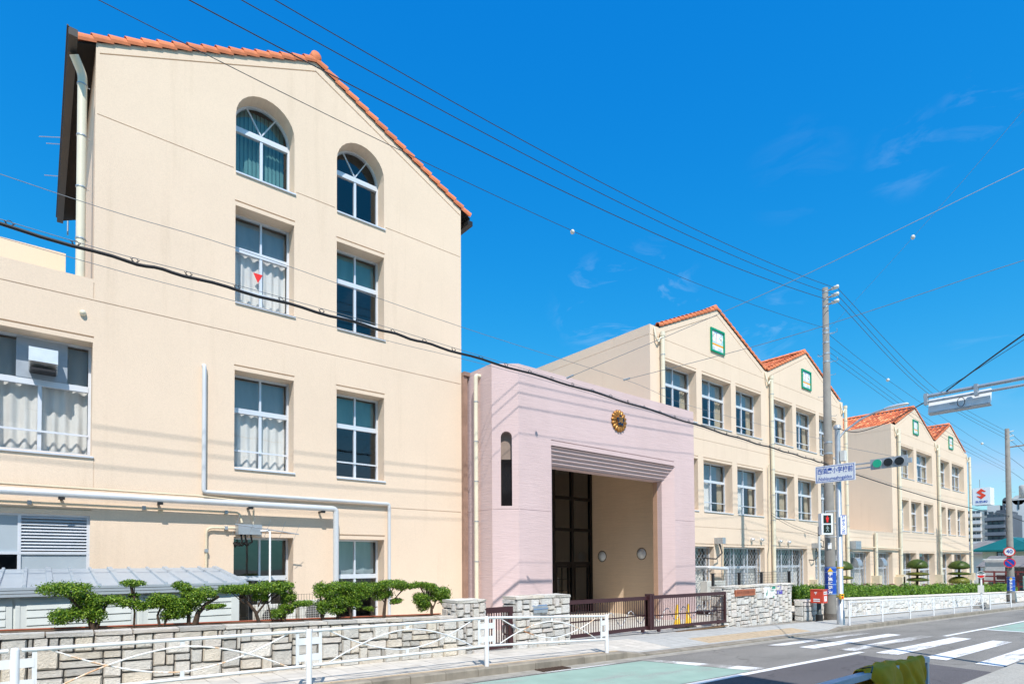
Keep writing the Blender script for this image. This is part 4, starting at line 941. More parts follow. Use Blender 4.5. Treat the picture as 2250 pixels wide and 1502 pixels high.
# planter wall on the left
pw = T('stone_wall', 'long low rough-stone planter wall behind the white railing on the left', 'stone wall', (2, 8.9, sl(2)))
x0, x1 = -2.2, 5.95
mb = MB(); mb.slab([(x0, 8.9, sl(x0)-.3), (x1, 8.9, sl(x1)-.3), (x1, 8.9, sl(x1)+.66), (x0, 8.9, sl(x0)+.66)], (0, .26, 0)); O('core', mb, MORTAR, pw)
lay(pw, ST_A, (x0, 8.9, sl(x0)-.02), (1, 0, 0), x1-x0, .68, SLP, .0485, wr=(3, 9), hr=(2, 5), gap=.014)
x = x0
cope = []
for s in range(5):
    rnd = random.Random(90+s); mb = MB(); vs = []
    for (px_, py_) in ((-.5, 0), (.5, 0), (.5, 1), (-.5, 1)):
        for z in (0, 1): vs.append((px_+rnd.uniform(-.01, .01), py_+rnd.uniform(-.04, .04), z+rnd.uniform(-.12, .12)))
    mb.add(vs, [(0, 2, 3, 1), (2, 4, 5, 3), (4, 6, 7, 5), (6, 0, 1, 7), (1, 3, 5, 7), (0, 6, 4, 2)]); me = mb.mesh('coping_stone'); me.materials.append(STONE); cope.append(me)
while x < x1-.05:
    L = min(random.uniform(.28, .62), x1-x); piece('coping_stone', random.choice(cope), pw, (x+L/2, 8.845, sl(x+L/2)+.662), (0, -math.atan(SLP), 0), (L-.015, .24, .05)); x += L
# soil bed behind it
mb = MB()
for i in range(30):
    a, b = -2.2+i*.275, -2.2+(i+1)*.275
    mb.quad((a, 9.08, sl(a)+.66), (b, 9.08, sl(b)+.66), (b, 9.75, sl(b)+.69), (a, 9.75, sl(a)+.69))
    mb.quad((a, 9.75, sl(a)+.69), (b, 9.75, sl(b)+.69), (b, 9.76, sl(b)-.2), (a, 9.76, sl(a)-.2))
O('planting_bed', mb, SOIL, kind='structure')
mb = MB(); mb.tube([(-2.2, 9.5, sl(-2.2)+.715), (6, 9.5, sl(6)+.71)], .012, 6); O('hose', mb, mk_plain('terracotta_edging', (0.33, 0.09, 0.045), 0.8), None, 'thin reddish hose lying along the planter bed', 'hose')
# gate piers
def pier(label, xa, xb, yf, d, ztop, zb_l, meshes=ST_B):
    p = T('gate_pier', label, 'gate pier', ((xa+xb)/2, yf+d/2, zb_l))
    mb = MB(); mb.box(xa+.01, xb-.01, yf, yf+d, zb_l-.3, ztop-.05); O('core', mb, MORTAR, p)
    h = ztop-.05-zb_l+.03; [lay(p, meshes, q, uu, L_, h, 0, .05, wr=(3, 7), hr=(2, 4), gap=.016) for q, uu, L_ in (((xa, yf, zb_l-.03), (1, 0, 0), xb-xa), ((xa, yf+d, zb_l-.03), (0, -1, 0), d), ((xb, yf, zb_l-.03), (0, 1, 0), d))]
    x = xa-.02
    while x < xb: L = min(random.uniform(.3, .55), xb+.02-x); piece('coping_stone', random.choice(cope), p, (x+L/2, yf-.04, ztop-.05), (0, 0, 0), (L-.012, d+.06, .055)); x += L
    return p
pier('narrow pale stone pier between the planter wall and the small brown wicket gate', 5.97, 6.62, 8.93, .42, .97, sl(6.3))
p2 = pier('wide pale stone pier with a letter slot between the wicket and the sliding gate', 7.45, 8.94, 9.0, .40, .97, sl(8.2))
mb = MB(); mb.box(7.86, 8.24, 8.91, 8.955, .63, .77); sl_ = O('letter_slot', mb, ZINC, p2); mb = MB(); mb.slab([(7.85, 8.90, .70), (7.85, 8.95, .79), (7.85, 8.955, .79), (7.85, 8.93, .68)], (.40, 0, 0)); O('slot_flap', mb, mk_plain('polished_steel', (0.55, 0.57, 0.6), 0.2, 0.8), sl_)
# right hand wall with notices
rw = T('stone_wall', 'pale stone wall carrying the red name plate and notices, right of the sliding gate', 'stone wall', (18, 9.4, sl(18)))
xa, xb = 15.74, 19.95
mb = MB(); mb.box(xa+.01, xb+.02, 9.42, 9.80, -1.0, .86); mb.slab([(19.93, 9.42, -1), (20.42, 9.62, -1), (20.42, 9.8, -1), (19.93, 9.8, -1)], (0, 0, 1.86)); O('core', mb, MORTAR, rw)
lay(rw, ST_B, (xa, 9.42, sl(19.5)-.02), (1, 0, 0), xb-xa, .86-sl(19.5)+.02, 0, .06, wr=(2, 6), hr=(2, 4), gap=.018); lay(rw, ST_B, (xa, 9.8, sl(xa)-.05), (0, -1, 0), .38, .86-sl(xa)+.05, 0, .08)
lay(rw, ST_B, (19.95, 9.42, sl(20)-.05), (.47, .2, 0), .5, .86-sl(20)+.05, 0, .08)
x = xa-.02
while x < 20.4: L = min(random.uniform(.35, .6), 20.42-x); piece('coping_stone', random.choice(cope), rw, (x+L/2, 9.36 + max(0, (x-19.9)*.4), .855), (0, 0, .4 if x > 19.9 else 0), (L-.012, .46, .055)); x += L
mb = MB(); mb.box(16.35, 17.51, 9.34, 9.40, .605, .80); o = O('name_plate', mb, TERRA, None, 'reddish granite school name plate on the stone wall', 'name plate')
text('engraved_name', '神戸市立西須磨小学校', .105, (16.93, 9.338, .70), (1, 0, 0), (0, 0, 1), mk_plain('engraving', (0.16, 0.05, 0.03), 0.7), o, lift=.001)
def board(name, label, x0, x1, z0, z1, y, mat, cat='notice'):
    mb = MB(); mb.box(x0, x1, y-.012, y, z0, z1); return O(name, mb, mat, None, label, cat)
y = 9.372; b1 = board('notice_board', 'white and green shelter notice on the stone wall', 18.13, 18.86, .47, .84, y+.01, WHITE)
def flat(parent, x0, x1, z0, z1, yy, mat, name='printed_panel'): m = MB(); m.quad((x0, yy, z0), (x1, yy, z0), (x1, yy, z1), (x0, yy, z1)); return O(name, m, mat, parent)
yy = y-.005; flat(b1, 18.48, 18.86, .76, .84, yy, TGREEN); flat(b1, 18.48, 18.86, .47, .53, yy, TGREEN); text('printed_words', '避難所', .07, (18.66, yy-.001, .70), (1, 0, 0), (0, 0, 1), TGREEN, b1); text('printed_words', '須磨区', .05, (18.66, yy-.001, .62), (1, 0, 0), (0, 0, 1), TGREEN, b1)
m = MB(); m.poly([(18.28+.05*math.cos(a), yy, .60+.05*math.sin(a)) for a in [k*.628 for k in range(10)]]); m.quad((18.29, yy, .62), (18.34, yy, .62), (18.34, yy, .74), (18.32, yy, .74)); O('printed_mark', m, TGREEN, b1)
b2 = board('notice_board', 'small violet notice with white figures on the stone wall', 18.97, 19.34, .57, .84, y+.01, PURP); text('printed_words', '110', .13, (19.15, yy-.001, .69), (1, 0, 0), (0, 0, 1), WHITE, b2)
# long low wall following the falling street
fw_ = T('stone_wall', 'long low pale stone wall under the clipped hedge along the far pavement', 'stone wall', (35, 9.25, sl(35)))
n = 0; xa, xb = 20.62, 75
mb = MB(); mb.slab([(xa, 9.27, sl(xa)-.4), (xb, 9.27, sl(xb)-.4), (xb, 9.27, sl(xb)+.66), (xa, 9.27, sl(xa)+.66)], (0, .3, 0)); O('core', mb, MORTAR, fw_); lay(fw_, ST_B, (xa, 9.57, sl(xa)-.02), (0, -1, 0), .3, .68, 0, .08)
lay(fw_, ST_B, (xa, 9.27, sl(xa)-.02), (1, 0, 0), 7, .68, SLP, .085); lay(fw_, ST_B, (xa+7, 9.27, sl(xa+7)-.02), (1, 0, 0), xb-xa-7, .68, SLP, .095, limit=90)
mb = MB(); mb.slab([(xa, 9.20, sl(xa)+.66), (xb, 9.20, sl(xb)+.66), (xb, 9.6, sl(xb)+.66), (xa, 9.6, sl(xa)+.66)], (0, 0, .06)); O('coping', mb, STONER, fw_)
mb = MB(); mb.slab([(xa, 9.57, sl(xa)+.5), (xb, 9.57, sl(xb)+.5), (xb, 10.9, sl(xb)+.55), (xa, 10.9, sl(xa)+.55)], (0, 0, .08)); O('planting_bed', mb, SOIL, kind='structure')

# ================================================================== gates and fences
def bars(parent, x0, x1, z0, z1, y, step, r=.008, name='bar', depth=.03):
    bm = MB(); bm.box(-r, r, -depth/2, depth/2, 0, 1); me = bm.mesh(name); me.materials.append(BROWN); n = int((x1-x0)/step)
    for i in range(1, n): piece(name, me, parent, (x0+(x1-x0)*i/n, y, z0), (0, 0, 0), (1, 1, z1-z0))
wg = T('wicket_gate', 'small dark brown barred wicket gate between the two stone piers', 'gate', (7.03, 9.05, sl(7)))
mb = MB(); mb.box(6.65, 7.43, 9.03, 9.08, .68, .79); mb.box(6.65, 7.43, 9.03, 9.08, -.02, .04); mb.box(6.65, 6.70, 9.032, 9.078, .04, .68); mb.box(7.31, 7.43, 9.032, 9.078, .04, .68); O('frame', mb, BROWN, wg); bars(wg, 6.70, 7.31, .04, .68, 9.055, .058, .009, 'bar', .016)
mb = MB(); mb.lathe((7.37, 9.03, .40), (0, -1, 0), [(0, .03), (.03, .03), (.04, .045), (.07, .045), (.085, .02)], 14); O('knob', mb, ZINC, wg)
def slide(label, x0, x1, z0a, z1a, z0b, z1b, y, post, group):
    gt = T('sliding_gate', label, 'gate', ((x0+x1)/2, y, z0a), group)
    def zt(x, a, b): return a+(b-a)*(x-x0)/(x1-x0)
    mb = MB()
    for (a, b, h) in ((z1a, z1b, .09), (z0a, z0b, .08)): mb.slab([(x0, y-.03, a-h), (x1, y-.03, b-h), (x1, y-.03, b), (x0, y-.03, a)], (0, .06, 0))
    mb.box(x0, x0+.06, y-.028, y+.028, z0a-.02, z1a-.02); mb.box(x1-.06, x1, y-.028, y+.028, z0b-.02, z1b-.02); O('frame', mb, BROWN, gt)
    bars(gt, x0+.06, x1-.06, z0a-.02, z1a-.06, y, .082, .0075, 'bar', .012)
    mb = MB(); mb.slab([(x0, y+.03, z0a+.26), (x1, y+.03, z0b+.26), (x1, y+.03, z0b+.29), (x0, y+.03, z0a+.29)], (0, .012, 0)); O('middle_rail', mb, BROWN, gt)
    for x in post: mb = MB(); mb.lathe((x, y-.025, z0a-.10), (0, 1, 0), [(0, .05), (.05, .05)], 14); mb.box(x-.045, x+.045, y-.028, y+.028, z0a-.10, z0a-.02); O('roller', mb, BROWN, gt)
    return gt
g1 = slide('dark brown sliding gate leaf beside the wide stone pier', 8.98, 12.18, .02, .80, .02, .78, 9.38, (9.3, 11.95), 'sliding gate leaves')
g2 = slide('dark brown sliding gate leaf beside the wall with the name plate', 12.22, 15.70, .00, .80, -.04, .78, 9.30, (12.5, 15.3), 'sliding gate leaves')
mb = MB(); mb.box(12.12, 12.30, 9.28, 9.44, -.08, .84); O('meeting_post', mb, BROWN, g1)
mb = MB(); mb.box(8.9, 15.8, 9.27, 9.42, sl(12)-.06, sl(12)-.035); O('gate_rail', mb, mk_plain('rusty_rail', (0.20, 0.12, 0.06), 0.8, 0.2, 0.3, 12), None, 'rusty floor rail under the sliding gate', 'rail')
# wavy chain decoration seen through the bars
for (xa, xb) in ((10.7, 15.2),):
    mb = MB(); mb.tube([(xa+(xb-xa)*k/60, 9.52, .25+.17*math.sin(k*.62)) for k in range(61)], .012, 6); O('wave_trim', mb, STEELW, g2)
for x in (14.45, 15.0):
    c = T('parking_cone', 'yellow folding barrier stand behind the sliding gate' + (', nearer the porch' if x < 14.6 else ', nearer the stone wall'), 'barrier', (x, 10.1, sl(x)))
    mb = MB(); mb.lathe((x, 10.1, sl(x)), (0, 0, 1), [(0, .13), (.03, .13), (.03, .10), (.62, .03), (.66, .03)], 12); O('cone', mb, YEL, c); mb = MB(); mb.box(x-.17, x+.17, 9.93, 10.27, sl(x)-.02, sl(x)+.012); O('base', mb, BLACK, c)
# black mesh fence on the right wall
mf = T('mesh_fence', 'thin black wire mesh fence with square posts above the notice wall', 'fence', (18.5, 9.85, .86))
for x in (15.98, 17.5, 18.92, 20.9): mb = MB(); mb.box(x-.035, x+.035, 9.835, 9.905, .5, 1.30); mb.box(x-.13, x+.13, 9.855, 9.885, 1.28, 1.305); O('post', mb, DARKST, mf)
mb = MB()
for k in range(66): x = 15.98+k*.075; mb.box(x-.0025, x+.0025, 9.868, 9.873, .80, 1.30)
for k in range(6): z = .84+k*.09; mb.box(15.98, 20.9, 9.875, 9.88, z-.003, z+.003)
O('wire_mesh', mb, DARKST, mf, kind='stuff')
mf = T('mesh_fence', 'black wire mesh fence panel between the shed and the shrubs', 'fence', (3, 10.6, .1))
for x in (2.86, 3.42): mb = MB(); mb.box(x-.03, x+.03, 10.57, 10.63, -.1, 1.16); O('post', mb, DARKST, mf)
mb = MB()
for k in range(24): x = 2.88+k*.05; mb.box(x-.0018, x+.0018, 10.595, 10.60, .1, 1.12)
for k in range(8): z = .2+k*.13; mb.box(2.86, 4.05, 10.602, 10.606, z-.002, z+.002)
O('wire_mesh', mb, DARKST, mf, kind='stuff')
# dark red wavy-topped fence in the far yard
wf = T('wave_fence', 'low dark red fence with wave-shaped top behind the clipped hedge', 'fence', (45, 12, sl(45)))
nseg = 16; xs0, xs1 = 29.0, 60.0; Ls = (xs1-xs0)/nseg
pn = MB()
for s_ in range(nseg):
    xa = xs0+s_*Ls; zb = sl(xa)+.42
    mb = MB(); m_ = 13
    for k in range(m_):
        x = xa+Ls*k/m_; h = .55+.2*math.sin(math.pi*k/m_); mb.box(x-.012, x+.012, 11.99, 12.01, zb, zb+h)
    mb.tube([(xa+Ls*k/m_, 12, zb+.55+.2*math.sin(math.pi*k/m_)) for k in range(m_+1)], .025, 6); mb.box(xa, xa+Ls, 11.98, 12.02, zb+.1, zb+.16); O('fence_panel', mb, mk_plain('dark_red_steel', (0.16, 0.03, 0.03), 0.5) if 'dark_red_steel' not in MATS else MATS['dark_red_steel'], wf)

# ================================================================== white guard railings
def guard(label, posts, y, group, tops, low=.20, brace=True, h=.8, rusty=(), k=1.0):
    g = T('guard_railing', label, 'railing', (posts[0], y, sl(posts[0])), group)
    for i, x in enumerate(posts):
        mb = MB(); mb.lathe((x, y, sl(x)-.1), (0, 0, 1), [(0, .037*k), (tops[i]-sl(x)+.07, .037*k), (tops[i]-sl(x)+.095, .030*k), (tops[i]-sl(x)+.10, 0)], 14); O('post', mb, STEELW, g)
    for i in range(len(posts)-1):
        xa, xb = posts[i]+.05, posts[i+1]-.05; za, zb = tops[i]-.03, tops[i+1]-.03; rs = STEELR if i in rusty else STEELW
        mb = MB(); mb.tube([(xa, y, za), (xb, y, zb)], .0205*k, 10); O('top_rail', mb, STEELW, g)
        ba, bb = za-.45, zb-.45; mb = MB(); mb.tube([(xa, y, ba), (xb, y, bb)], .0195*k, 10); O('bottom_rail', mb, STEELW, g)
        for s in (0, 1):
            xe = xa+.10 if s == 0 else xb-.10; ze = za if s == 0 else zb
            mb = MB(); mb.box(xe-.02, xe+.02, y-.006, y+.006, ze-.45, ze-.02); O('end_plate', mb, STEELW, g)
            for zz in (ze-.13, ze-.34): mb = MB(); mb.box(min(xe, posts[i+s])-.0, max(xe, posts[i+s]), y-.010, y-.004, zz-.045, zz+.045); O('bracket', mb, STEELW, g)
        if brace:
            for sg in (1, -1):
                n = 30; pts = []
                for q in range(n+1):
                    t = q/n; x = xa+.22+(xb-xa-.44)*t; mid = za+(zb-za)*t - .225
                    pts.append((x, y-.009*sg, mid + sg*(.145 - .355*abs(2*t-1)**1.75)))
                mb = MB(); mb.tube(pts, .0095*k, 8); O('curved_brace', mb, rs, g)
            xm = (xa+xb)/2; zm = (za+zb)/2
            for (q0, q1) in ((zm-.09, zm-.01), (zm-.44, zm-.36)): mb = MB(); mb.box(xm-.022, xm+.022, y-.006, y+.006, q0, q1); O('brace_tab', mb, STEELW, g)
    return g
guard('white tubular guard railing with rust-streaked curved braces, in front of the planter wall', [-3.06, -.15, 2.77, 5.66, 8.55], 7.58, 'white guard railings', [.90, .85, .815, .80, .655], rusty=(0, 1, 3))
px_ = [20.05+3*k*.94 for k in range(6)]
guard('white guard railing with curved braces right of the signal pole', px_ + [36.2], 7.58, 'white guard railings', [sl(x)+.76 for x in px_+[36.2]], k=.72)
guard('short white guard railing just beyond the bus stop sign', [37.6, 42.2], 7.58, 'white guard railings', [sl(37.6)+.78, sl(42.2)+.78], brace=False, k=.72)
guard('farthest white guard railing beyond the second utility pole', [49.5, 53, 56.5, 60], 7.58, 'white guard railings', [sl(x)+.78 for x in (49.5, 53, 56.5, 60)], k=.72)

# ================================================================== storage shed and air conditioners
sh = T('storage_shed', 'pale grey-green metal storage shed with ribbed roof behind the shrubs', 'shed', (1, 11, sl(1)))
yf = 10.4; zb = .2
mb = MB(); mb.box(-3.2, 2.62, yf, 12.2, -.2, 1.30); O('body', mb, SHED, sh)
for k in range(4):
    xa = -3.05+k*1.42
    dr = MB(); dr.box(xa+.03, xa+1.39, yf-.022, yf-.004, .15, 1.19); d = O('door_panel', dr, SHED, sh)
    for j in range(9): q = MB(); z = .18+j*.108; q.slab([(xa+.12, yf-.026, z), (xa+.12, yf-.034, z+.012), (xa+.12, yf-.026, z+.096)], (1.2, 0, 0)); O('pressed_slat', q, SHED, d)
    q = MB(); q.box(xa, xa+.05, yf-.03, yf, .1, 1.28); O('door_stile', q, SHED, sh)
mb = MB(); mb.box(2.50, 2.62, yf-.035, yf+.06, -.1, 1.29); O('corner_post', mb, SHED, sh)
mb = MB(); mb.slab([(-3.3, 10.31, 1.36), (-3.3, 12.4, 1.60), (-3.3, 12.4, 1.56), (-3.3, 10.31, 1.30)], (6.02, 0, 0)); rf = O('roof', mb, SHEDROOF, sh)
for j in range(3): q = MB(); q.box(-3.32, 2.74, 10.285-.004*j, 10.318, 1.235+j*.045, 1.272+j*.045); O('fascia', q, SHEDROOF, rf)
rb = MB(); rb.slab([(-.03, 10.32, 1.363), (-.022, 10.32, 1.395), (.022, 10.32, 1.395), (.03, 10.32, 1.363)], (0, 2.06, .235)); rbm = rb.mesh('roof_rib'); rbm.materials.append(SHEDROOF)
for k in range(22): piece('roof_rib', rbm, rf, (-3.2+k*.28, 0, 0), (0, 0, 0), (1.5 if k % 3 == 0 else .8, 1, 1))
def ac(label, x, y, z, w=.82, h=.6, d=.3):
    a = T('air_conditioner', label, 'air conditioner', (x+w/2, y+d/2, z), 'outdoor air conditioner units')
    mb = MB(); mb.box(x, x+w, y, y+d, z+.04, z+h); mb.box(x+.06, x+.14, y+.02, y+d-.02, z, z+.04); mb.box(x+w-.14, x+w-.06, y+.02, y+d-.02, z, z+.04); O('casing', mb, OFFW, a)
    mb = MB(); mb.lathe((x+w*.4, y-.004, z+h*.52), (0, 1, 0), [(0, .22), (.003, .22)], 24); O('fan_opening', mb, BLACK, a)
    mb = MB()
    for k in range(15): xx = x+.04+k*(w*.72)/14; mb.box(xx-.003, xx+.003, y-.012, y-.008, z+.08, z+h-.04)
    for k in range(11): zz = z+.08+k*(h-.12)/10; mb.box(x+.04, x+.04+w*.72, y-.015, y-.0125, zz-.003, zz+.003)
    O('grille', mb, OFFW, a)
ac('off-white air conditioner unit behind the shrubs under the ground floor windows', 4.45, 12.7, .26)
ac('second off-white air conditioner unit, left of the other behind the shrubs', 3.55, 12.75, .2)
ac('off-white air conditioner unit between the porch and the notice wall', 20.0, 12.6, .15, 1.3, .75)
ac('low white air conditioner unit left of the first clipped topiary', 37.0, 12.4, -.55, 1.5, .7); ac('white air conditioner unit before the low link, farther along', 38.8, 12.4, -.6, 1.4, .72)

# ================================================================== planting
def leaves(mb, c, rx, ry, rz, n, size, flat=.35, up=.3):
    for _ in range(n):
        a = random.uniform(0, 2*math.pi); t = math.acos(random.uniform(-1, 1)); k = random.uniform(0, 1)**.38 * random.uniform(.9, 1.06)
        if random.random() < .14: k *= random.uniform(1.05, 1.38)
        d = Vector((math.sin(t)*math.cos(a), math.sin(t)*math.sin(a), math.cos(t)))
        p = Vector(c) + Vector((d.x*rx, d.y*ry, d.z*rz))*k
        nrm = (d*flat + Vector((random.uniform(-1, 1), random.uniform(-1, 1), random.uniform(-.6, 1)+up))).normalized()
        u = nrm.orthogonal().normalized(); w = nrm.cross(u); an = random.uniform(0, 6.28); u2 = u*math.cos(an)+w*math.sin(an); w2 = nrm.cross(u2)
        s = size*random.uniform(.65, 1.3)
        mb.add([p-u2*s, p+w2*s*.52+nrm*s*.12, p+u2*s, p-w2*s*.52+nrm*s*.12], [(0, 1, 2, 3)])
def shrub(label, base, pads, trunks, y=9.5, dens=1.0, leafsize=.0145):
    s = T('shrub', label, 'shrub', (base, y, sl(base)+.69), 'pruned shrubs on the planter wall')
    tb = MB()
    for pts, r in trunks:
        n = len(pts); tb.tube([(p[0], y+(p[2] if len(p) > 2 else 0), p[1]) for p in pts], [r*(1-.62*i/(n-1)) for i in range(n)], 7)
    for (x, z, rx, rz) in pads:                       # twigs reaching each pad
        s0 = trunks[0][0][min(1, len(trunks[0][0])-1)]
        for k in range(4): tb.tube([(s0[0]+(x-s0[0])*.45, y, s0[1]+(z-s0[1])*.35), (x+random.uniform(-.3, .3)*rx, y+random.uniform(-.08, .08), z-rz*.4), (x+random.uniform(-.8, .8)*rx, y+random.uniform(-.5, .5)*rx, z+random.uniform(-.2, .3)*rz)], [.008, .006, .003], 5)
    O('trunk', tb, BARK, s)
    cb = MB()
    for (x, z, rx, rz) in pads:
        ry = min(rx*.85, .30); m = max(2, int(rx/.11)); rx *= 1.08; rz *= 1.12; tot = int(dens*98000*rx*max(rz, .06))
        for i in range(m):                            # several small clumps give an uneven outline
            f = (i+.5)/m*2-1; xx = x+f*rx*.72; q = random.uniform(.8, 1.18)
            leaves(cb, (xx+random.uniform(-.02, .02), y+random.uniform(-.06, .06), z+random.uniform(-.25, .2)*rz), rx/m*1.45, ry*random.uniform(.7, 1), rz*q, tot//m, leafsize)
            leaves(cb, (xx, y, z+rz*.35), rx/m*1.3, ry*.9, rz*.55, tot//m//2, leafsize*.9)
    O('crown', cb, LEAF, s)
shrub('leftmost pruned shrub with a broad dark flat top pad, before the shed door', .61, [(.31, 1.345, .26, .085), (.74, 1.18, .20, .06), (.30, 1.0, .16, .10), (.52, 1.17, .14, .13), (.58, 1.0, .15, .1)], [([(.60, .78), (.57, .95), (.45, 1.12), (.33, 1.3)], .05), ([(.62, .78), (.68, 1.0), (.75, 1.15)], .03)])
shrub('thin little shrub with a small round top pad on a bare stem', 1.05, [(1.03, 1.405, .145, .045), (1.05, 1.24, .07, .03), (.98, 1.15, .15, .06), (1.18, 1.09, .14, .07)], [([(1.05, .78), (1.06, 1.0), (1.03, 1.2), (1.03, 1.38)], .017)], dens=.8)
shrub('low loose shrub with two thin stems between the bare-stemmed shrub and the leaning one', 1.38, [(1.40, 1.14, .17, .10), (1.55, 1.06, .15, .11), (1.5, .95, .12, .08)], [([(1.36, .78), (1.33, .95), (1.38, 1.1)], .022), ([(1.40, .78), (1.47, .95), (1.55, 1.05)], .018)])
shrub('leaning shrub with a thick dark trunk and a raised left pad, before the shed corner', 1.78, [(1.63, 1.345, .11, .06), (1.72, 1.27, .10, .05), (1.87, 1.2, .22, .10), (1.70, 1.08, .18, .11), (2.08, 1.04, .13, .035), (1.62, .97, .13, .08)], [([(1.80, .78), (1.84, .95), (1.95, 1.08), (2.12, 1.18)], .045), ([(1.72, .78), (1.72, 1.0), (1.68, 1.25)], .03)])
shrub('umbrella-shaped shrub with a long flat top and a forked bare stem right of the shed', 2.68, [(2.28, 1.29, .17, .065), (2.55, 1.27, .20, .07), (2.85, 1.29, .24, .085), (3.05, 1.29, .16, .08), (2.72, 1.14, .10, .06)], [([(2.70, .72), (2.64, .92), (2.52, 1.08), (2.42, 1.25)], .032), ([(2.66, .9), (2.80, 1.08), (2.9, 1.22)], .018), ([(2.9, .72), (2.84, .95), (2.8, 1.15)], .016)])
shrub('small shrub with a low side pad under the umbrella-shaped one', 3.08, [(3.14, 1.10, .11, .10), (2.98, .885, .13, .07), (3.36, 1.02, .16, .05), (3.12, .95, .12, .08)], [([(3.07, .72), (3.1, .9), (3.13, 1.05)], .022), ([(3.02, .72), (3.05, 1.0), (3.0, 1.2)], .012)])
shrub('wide bushy shrub of several stems before the second ground floor window', 4.0, [(3.64, 1.24, .10, .11), (3.78, 1.2, .14, .12), (4.02, 1.24, .20, .12), (4.32, 1.19, .20, .15), (3.92, 1.02, .16, .12), (3.72, .96, .13, .12), (4.2, 1.0, .16, .1), (3.95, .86, .15, .06)], [([(3.70, .72), (3.68, .9), (3.66, 1.15)], .03), ([(3.95, .72), (3.98, .95), (4.02, 1.15)], .025), ([(4.2, .72), (4.17, .9), (4.3, 1.1)], .028)], dens=.9)
shrub('flat-topped shrub with a straight trunk and a dark low pad on its right', 4.81, [(4.68, 1.25, .18, .085), (4.98, 1.285, .24, .07), (5.25, 1.24, .18, .06), (4.80, 1.10, .17, .08), (5.06, .98, .13, .045), (4.5, .88, .09, .035)], [([(4.81, .70), (4.83, .9), (4.86, 1.1), (4.92, 1.22)], .034)])
shrub('rounded two-lobed shrub next to the narrow stone pier', 5.78, [(5.55, 1.25, .14, .06), (5.72, 1.22, .15, .07), (5.56, 1.0, .15, .12), (5.98, 1.06, .20, .12), (5.62, .86, .12, .08), (6.08, .98, .10, .10)], [([(5.80, .70), (5.80, .85), (5.72, 1.0), (5.68, 1.18)], .03), ([(5.82, .8), (5.92, .98)], .02)])
# clipped hedge bushes along the far wall
hx = 21.1; k = 0
names = ['just beyond the notice wall', 'behind the red post box', 'behind the near utility pole', 'just right of the signal pole', 'below the first topiary', 'second right of the signal pole', 'below the link building', 'before the second topiary', 'right of the second topiary', 'before the third topiary', 'right of the third topiary', 'behind the bus stop sign', 'just left of the far utility pole', 'beside the far utility pole']
widths = [1.2, 1.5, 1.9, 2.1, 2.0, 2.3, 2.4, 2.6, 2.6, 2.8, 3.0, 3.2, 3.4, 3.6]
for wd, nm in zip(widths, names):
    xc = hx+wd/2; h = T('hedge_bush', 'clipped green hedge bush on the low wall ' + nm, 'hedge', (xc, 10.0, sl(xc)+.6), 'hedge bushes along the far wall'); mb = MB(); sz = .032 if xc < 30 else .045
    n = 5
    for i in range(n):
        f = (i+.5)/n; cx_ = hx+wd*f; leaves(mb, (cx_, 9.95+random.uniform(-.1, .1), sl(xc)+.88+random.uniform(-.10, .10)), wd/n*.70, .42*random.uniform(.8, 1.15), .32*random.uniform(.85, 1.2), int(1150 if xc < 32 else 700), sz)
    O('foliage', mb, LEAFH, h)
    tb = MB()
    for i in range(4): x = hx+wd*(i+.5)/4; tb.tube([(x, 9.95, sl(x)+.5), (x+random.uniform(-.15, .15), 9.95+random.uniform(-.1, .1), sl(x)+.95)], [.03, .012], 6)
    O('stems', tb, BARK, h, kind='stuff'); hx += wd*1.02
def topiary(label, x, y, tiers, zb):
    t = T('topiary_tree', label, 'topiary', (x, y, zb), 'cloud-pruned topiary trees'); tb = MB()
    tb.tube([(x-.05, y, zb), (x-.12, y, zb+.5), (x+.08, y+.02, tiers[0][0]-.3), (x, y, tiers[0][0])], [.09, .075, .06, .04], 8); O('trunk', tb, BARK, t); cb = MB()
    for (z, r, zt_, zb_) in tiers:                     # domes: full above, flattened below
        n0 = len(cb.v); cb.ell((x, y, 0), r*.92, r*.92, 1.0, 18, 10, .02); leaves(cb, (x, y, 0), r, r, 1.0, int(5200*r), .030, 1.2, .3)
        for i in range(n0, len(cb.v)): v = cb.v[i]; cb.v[i] = (v[0], v[1], z + v[2]*(zt_ if v[2] > 0 else zb_)*.95)
    O('crown', cb, LEAFT, t)
topiary('cloud-pruned topiary partly hidden by the signal pole', 28.2, 11, [(1.32, .55, .38, .10), (.88, .56, .12, .08), (.55, .52, .12, .08)], .2)
topiary('mushroom-capped topiary with two thin tiers before the low link building', 39.7, 11.3, [(1.30, .58, .46, .14), (.86, .62, .13, .10), (.52, .60, .15, .10)], -.3)
topiary('mushroom-capped topiary with a round bottom tier, nearest the building end', 48.1, 11.3, [(1.18, .66, .48, .15), (.74, .70, .14, .10), (.20, .66, .40, .15)], -.6)

